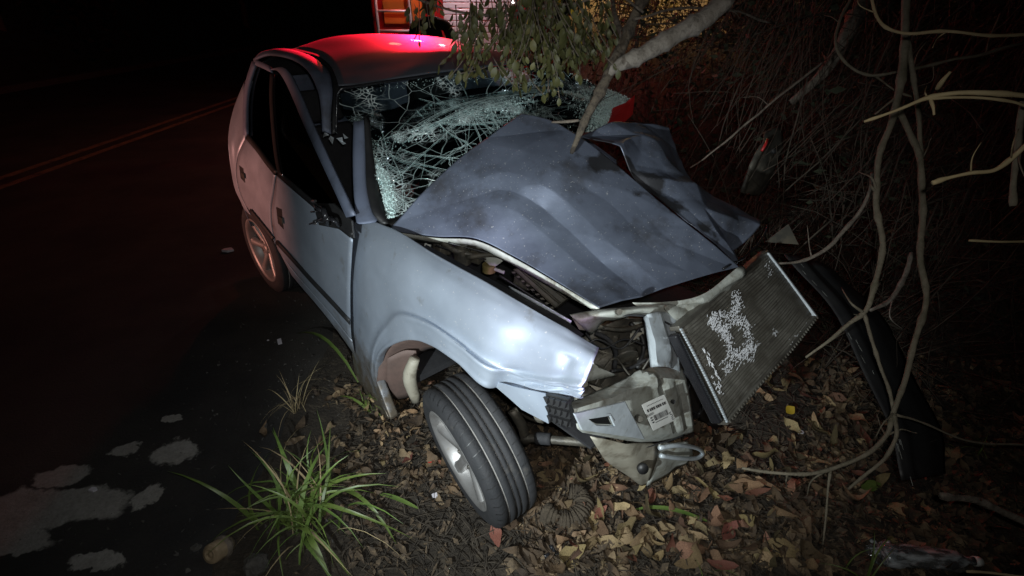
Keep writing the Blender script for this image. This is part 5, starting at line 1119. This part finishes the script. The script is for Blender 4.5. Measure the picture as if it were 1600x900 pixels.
# crinkled black foil
def crinkle(name, label, u, v, w_, h_, m, cat, amp, seed, lift=.03, sc_=26):
    p = GP(u, v); G = np.zeros((22, 26, 3)); z0 = gh(p[0], p[1])
    for i in range(22):
        for j in range(26):
            x, y = (j/25-.5)*w_, (i/21-.5)*h_; q = Vector((x*sc_, y*sc_, seed)); r_ = 1+.25*mnoise.noise(Vector((i*.4, j*.4, seed)))
            G[i, j] = (p[0]+x*r_, p[1]+y*r_, z0+lift+amp*(abs(mnoise.noise(q))*2-.4)+amp*.5*mnoise.noise(q*2.3)-(abs(x/w_)**2+abs(y/h_)**2)*lift*3)
    o = mesh_obj(name, G.reshape(-1, 3), grid_faces(22, 26), m, None, False); return tag(o, label, cat)
crinkle('plastic_scrap', 'crumpled shiny black plastic scrap in front of the tyre', 858, 868, .13, .085, 'black_gloss', 'plastic', .022, 3)
# clear plastic bottle
pa_, pb_ = GP(1395, 880), GP(1640, 900)
bo = empty('plastic_bottle', (pa_[0], pa_[1], gh(pa_[0], pa_[1])+.045)); tag(bo, 'crushed clear plastic bottle lying in the leaves', 'bottle')
dv = Vector(pb_-pa_); bo.rotation_euler = (0, 0, math.atan2(dv[1], dv[0])-PI/2)
bb = lathe('bottle_body', [(-.05, .0), (-.05, .03), (-.045, .038), (.0, .041), (.02, .036), (.03, .041), (.08, .041), (.10, .036), (.11, .041), (.17, .040), (.21, .028), (.24, .014), (.27, .013), (.27, .0)], 'clear_plastic', bo, 40)
for v_ in bb.data.vertices:
    n1 = mnoise.noise(v_.co*28); v_.co.x *= 1+.35*n1; v_.co.z *= .8+.35*mnoise.noise(v_.co*24+Vector((5, 0, 0)))
lathe('bottle_cap', [(.262, .0155), (.262, .017), (.285, .017), (.285, 0)], 'label_white', bo, 20)
crinkle('plastic_bag', 'crumpled clear plastic wrap beside the clear bottle', 1378, 868, .12, .09, 'clear_plastic', 'plastic wrap', .03, 9, .04)
# torn bumper and headlamp thrown into the undergrowth
bp_ = [[W(1225, 398, 2.15), W(1290, 470, 2.0), W(1340, 560, 1.85), W(1385, 660, 1.72), W(1410, 750, 1.62)], [W(1265, 402, 2.15), W(1325, 470, 2.0), W(1378, 560, 1.86), W(1425, 660, 1.73), W(1448, 745, 1.63)], [W(1300, 420, 2.2), W(1365, 480, 2.1), W(1420, 570, 1.95), W(1465, 665, 1.82), W(1480, 740, 1.72)]]
bpo = empty('torn_bumper', tuple(bp_[0][4])); tag(bpo, 'torn black plastic bumper lying in the undergrowth beyond the radiator', 'bumper')
sheet('skin', [loc(bpo, r_) for r_ in bp_], 'plastic', bpo, 6, 6, .004, lambda s, t: ridge(s, t, (.5, 0), (.45, 1), .02, .2)+.006*np.sin(14*t))
mb = MB()
for i in range(16):
    j = random.randrange(4); f = random.random(); a = bp_[0][j]*(1-f)+bp_[0][j+1]*f; d = (bp_[0][j+1]-bp_[0][j]); d /= np.linalg.norm(d); a = a+(bp_[1][j]-bp_[0][j])*random.uniform(0, .25)+np.array([0, -.012, .012]); l = random.uniform(.01, .06)
    mb.tube([a, a+d*l*.6], .0004, 3)
sm = mb.build('scratch', 'primer'); sm.parent = bpo; sm.location = -bpo.location
sm['kind'] = 'stuff'
hl = empty('broken_headlamp', tuple(W(1195, 250, 2.75))); tag(hl, 'broken grey headlamp housing caught in twigs beyond the bonnet', 'headlamp')
sheet('housing', [loc(hl, [W(1158, 300, 2.7), W(1180, 305, 2.75), W(1196, 300, 2.8)]), loc(hl, [W(1172, 262, 2.66), W(1192, 268, 2.70), W(1212, 262, 2.78)]), loc(hl, [W(1186, 232, 2.66), W(1206, 228, 2.70), W(1222, 232, 2.78)]), loc(hl, [W(1196, 206, 2.7), W(1212, 200, 2.75), W(1222, 206, 2.8)])], 'greasy', hl, 5, 5, .005, lambda s, t: .012*np.sin(7*s)*np.cos(5*t))
sheet('lens_edge', [loc(hl, [W(1156, 300, 2.66), W(1170, 260, 2.62), W(1184, 232, 2.62), W(1198, 216, 2.66)]), loc(hl, [W(1164, 303, 2.66), W(1178, 264, 2.62), W(1192, 236, 2.62), W(1204, 220, 2.66)])], 'greasy', hl, 2, 4, .004)
MB().tube(loc(hl, [W(1190, 236, 2.6), W(1196, 226, 2.6), W(1200, 218, 2.62)]), .007, 8).build('reflector', 'red_plastic', hl, True)
MB().tube(loc(hl, [W(1208, 236, 2.66), W(1209, 235, 2.72)]), .014, 12).build('bulb_hole', 'plastic', hl, True)
sc2 = slab('sheared_panel', [W(1195, 378, 2.3), W(1232, 350, 2.3), W(1248, 382, 2.3)], .005, 'filter_plastic', None, 0, C0); tag(sc2, 'small triangular torn metal piece behind the top of the radiator', 'metal piece')

# ================================================================== behind the car
trk = empty('rescue_truck', (-.95, 9.0, 0)); tag(trk, 'red rescue truck with ladder and white shutter parked behind the car', 'truck')
MB().box((0, 1.6, 1.75), (2.45, 3.2, 2.3)).build('body', 'truck_red', trk, False, .04)
MB().box((0, 4.2, 1.45), (2.4, 1.7, 1.9)).build('cab', 'truck_red', trk, False, .12)
MB().box((0, -.08, .55), (2.5, .25, .25)).build('rear_bumper', 'shutter', trk, False, .02)
for sx in (-1, 1):
    for yy in (.9, 4.2):
        wh = empty('wheel', (sx*1.05, yy, .48)); wh.parent = trk; wh.rotation_euler = (0, 0, PI/2)
        lathe('tyre', [(-.14, .26), (-.15, .40), (-.12, .48), (.12, .48), (.15, .40), (.14, .26)], 'rubber', wh, 32); lathe('rim', [(-.08, 0), (-.1, .1), (-.13, .26), (.13, .26), (.1, 0)], 'shutter', wh, 24)
MB().box((-.72, -.03, 1.55), (.62, .04, .34)).build('side_panel', 'truck_orange', trk, False, .01)
ld = empty('ladder', (0, 0, 0)); ld.parent = trk
for x in (-1.12, -.98): pass
for x in (-1.13, -.62): MB().tube([(x, -.12, .6), (x+.03, -.12, 3.0)], .025, 8).build('rail', 'shutter', ld, True)
for k in range(9): MB().tube([(-1.13, -.12, .75+.27*k), (-.60, -.12, .75+.27*k)], .018, 8).build('rung', 'shutter', ld, True)
MB().box((.42, -.02, 1.75), (1.15, .03, 1.7)).build('shutter_frame', 'truck_red', trk)
for k in range(20): MB().box((.42, -.05, .98+.082*k), (1.05, .022, .070)).build('shutter_slat', 'shutter', trk, False, .006)
for x in (-.95, .95): MB().box((x, -.24, .58), (.22, .04, .12)).build('tail_lamp', 'red_plastic', trk, False, .01)
lb = MB().box((0, .1, 2.95), (1.9, .25, .08)).build('light_bar', 'plastic', trk, False, .01)
MB().tube([(-.35, -.33, 2.42), (-.35, 0, 2.42)], .07, 12).build('search_light', 'beacon', trk, True)
for x in (-.7, -.25, .25, .7): MB().box((x, .1, 3.05), (.36, .22, .12)).build('beacon', 'beacon', lb, False, .02)
MB().box((.1, -.12, 2.75), (.18, .1, .12)).build('work_light', 'lens', trk, False, .01)
def person(name, label, loc_, rz, mm, arm=.25, lean=0.):
    e = empty(name, loc_, (0, 0, rz)); tag(e, label, 'person')
    J = [(0, 0, .95), (0, .01, 1.12), (0, .02, 1.32), (0, .0, 1.45), (0, .0, 1.52), (-.2, 0, 1.42), (-.27, .03, 1.14), (-.24, -.12, .92), (.2, 0, 1.42), (.27, .03, 1.14), (.24, -.12, .92), (-.1, 0, .88), (-.12, -.01, .5), (-.13, .03, .09), (-.13, -.10, .05), (.1, 0, .88), (.12, -.01, .5), (.13, .03, .09), (.13, -.10, .05)]
    E_ = [(0, 1), (1, 2), (2, 3), (3, 4), (3, 5), (5, 6), (6, 7), (3, 8), (8, 9), (9, 10), (0, 11), (11, 12), (12, 13), (13, 14), (0, 15), (15, 16), (16, 17), (17, 18)]
    rr = [.15, .145, .16, .10, .06, .075, .055, .042, .075, .055, .042, .105, .075, .05, .045, .105, .075, .05, .045]
    me = bpy.data.meshes.new('body'); me.from_pydata(J, E_, []); me.materials.append(MATS[mm]); o = bpy.data.objects.new('body', me); COL.objects.link(o); o.parent = e
    sk_ = o.modifiers.new('skin', 'SKIN'); 
    for i, v_ in enumerate(me.skin_vertices[0].data): v_.radius = (rr[i], rr[i]*(.75 if i < 4 else 1)); v_.use_root = (i == 0)
    o.modifiers.new('sub', 'SUBSURF').levels = 2; o.modifiers['sub'].render_levels = 2
    bm = bmesh.new(); bmesh.ops.create_uvsphere(bm, u_segments=20, v_segments=14, radius=.11)
    for v_ in bm.verts:
        v_.co.z *= 1.2; v_.co.x *= .85
        if v_.co.y < -.08 and abs(v_.co.x) < .025 and -.03 < v_.co.z < .02: v_.co.y -= .02
    me = bpy.data.meshes.new('head'); bm.to_mesh(me); bm.free(); me.materials.append(MATS['skin']); h = bpy.data.objects.new('head', me); COL.objects.link(h); h.parent = e; h.location = (0, -.02, 1.66)
    lathe('hair', [(-.0, .0), (0, .0)], 'hair', h, 4) if False else None
    bm = bmesh.new(); bmesh.ops.create_uvsphere(bm, u_segments=16, v_segments=10, radius=.118)
    for v_ in list(bm.verts):
        if v_.co.z < -.005 and v_.co.y < .02: bm.verts.remove(v_)
    me = bpy.data.meshes.new('hair'); bm.to_mesh(me); bm.free(); me.materials.append(MATS['hair']); q = bpy.data.objects.new('hair', me); COL.objects.link(q); q.parent = h; q.location = (0, .008, .03); q.scale = (.9, 1, 1.15)
    for sx in (-1, 1):
        b_ = Vector((sx*.24, -.13, .90)); mbh = MB()
        mbh.tube([b_+Vector((0, 0, .03)), b_+Vector((0, -.02, -.05)), b_+Vector((0, -.025, -.09))], [.028, .036, .026], 8)
        for k in range(4): mbh.tube([b_+Vector((sx*0, -.045+.02*k, -.08)), b_+Vector((-sx*.01, -.05+.02*k, -.12)), b_+Vector((-sx*.025, -.045+.019*k, -.15-.008*(k in (1, 2))))], [.010, .009, .007], 6)
        mbh.tube([b_+Vector((-sx*.015, -.045, -.03)), b_+Vector((-sx*.03, -.07, -.06)), b_+Vector((-sx*.03, -.075, -.09))], [.011, .010, .008], 6)
        mbh.build('hand', 'skin', e, True)
    return e
pr_ = WY(852, 30, 6.3); person('person', 'person in a red uniform standing behind the hanging leaves', (pr_[0], 6.3, 0), R(70), 'uniform_red')
pd_ = WY(672, 20, 7.2); person('person', 'person in dark clothes standing in front of the truck shutter', (pd_[0], 7.2, 0), R(10), 'uniform_dark')
wl = empty('yard_wall', (2.4, 10.2, 0)); tag(wl, 'pale lit wall beyond the yellow bush', 'wall')
MB().box((0, 0, 1.2), (2.8, .2, 3.2)).build('wall_body', 'wall', wl); MB().box((0, 0, 2.84), (2.95, .3, .08)).build('coping', 'stone', wl)
bs = empty('lit_bush', (1.95, 8.9, gh(1.95, 8.9))); tag(bs, 'yellow lit bush in front of the pale wall', 'bush')
lf = MB()
for i in range(1700): 
    q = rng.normal(0, 1, 3); q = q/np.linalg.norm(q)*(random.random()**.4); rand_leaf(np.array([q[0]*.75, q[1]*.5, .55+q[2]*.55]), random.uniform(.05, .1), random.uniform(.025, .045), 1)
lf.build('foliage', 'bush', bs)
for k in range(5): tube('stem', [(0, 0, 0), (random.gauss(0, .12), random.gauss(0, .1), .35), (random.gauss(0, .35), random.gauss(0, .2), .85)], [.015, .01, .004], 'bark', bs, 6, 3)
for k, (x, y, hgt, lab_) in enumerate(((-13.5, 15, 5.5, 'tall dark tree beyond the far kerb, closest to the worn road lines'), (-14.5, 21, 6.5, 'broad dark tree beyond the far kerb, second along the road'), (-13.0, 28, 5.0, 'low dark tree beyond the far kerb, third along the road'), (-14, 37, 7, 'distant dark tree beyond the far kerb, last along the road'), (-10.5, 52, 7, 'distant dark tree standing where the road disappears'))):
    tr_ = empty('roadside_tree', (x, y, -.02)); tag(tr_, lab_, 'tree', 'trees beyond the far kerb')
    tube('trunk', [(0, 0, 0), (.1, 0, hgt*.3), (-.05, .1, hgt*.55), (.05, 0, hgt*.8)], [.2, .15, .11, .05], 'bark', tr_, 10, 4, .02)
    lf = MB()
    for c_ in range(16):
        cc = np.array([random.gauss(0, 1.5), random.gauss(0, 1.3), hgt*random.uniform(.25, .95)])
        for i in range(110): rand_leaf(cc+rng.normal(0, .5, 3), random.uniform(.15, .35), random.uniform(.08, .16), 1)
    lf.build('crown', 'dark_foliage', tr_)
    for c_ in range(4): tube('limb', [(0, 0, hgt*.45), (random.gauss(0, .7), random.gauss(0, .6), hgt*.6), (random.gauss(0, 1.2), random.gauss(0, 1), hgt*.8)], [.07, .05, .02], 'bark', tr_, 6, 3)
hv = []
for i in range(61):
    y = -20+i*3.2
    for j, (dx, dz) in enumerate(((0, 0), (-1.0, 1.0), (-3, 2.6), (-8, 5.5), (-20, 9))): hv.append((-12.2+dx+.5*mnoise.noise(Vector((y*.2, j, 0))), y, -.03+dz*(1+.25*mnoise.noise(Vector((y*.15, j, 5))))))
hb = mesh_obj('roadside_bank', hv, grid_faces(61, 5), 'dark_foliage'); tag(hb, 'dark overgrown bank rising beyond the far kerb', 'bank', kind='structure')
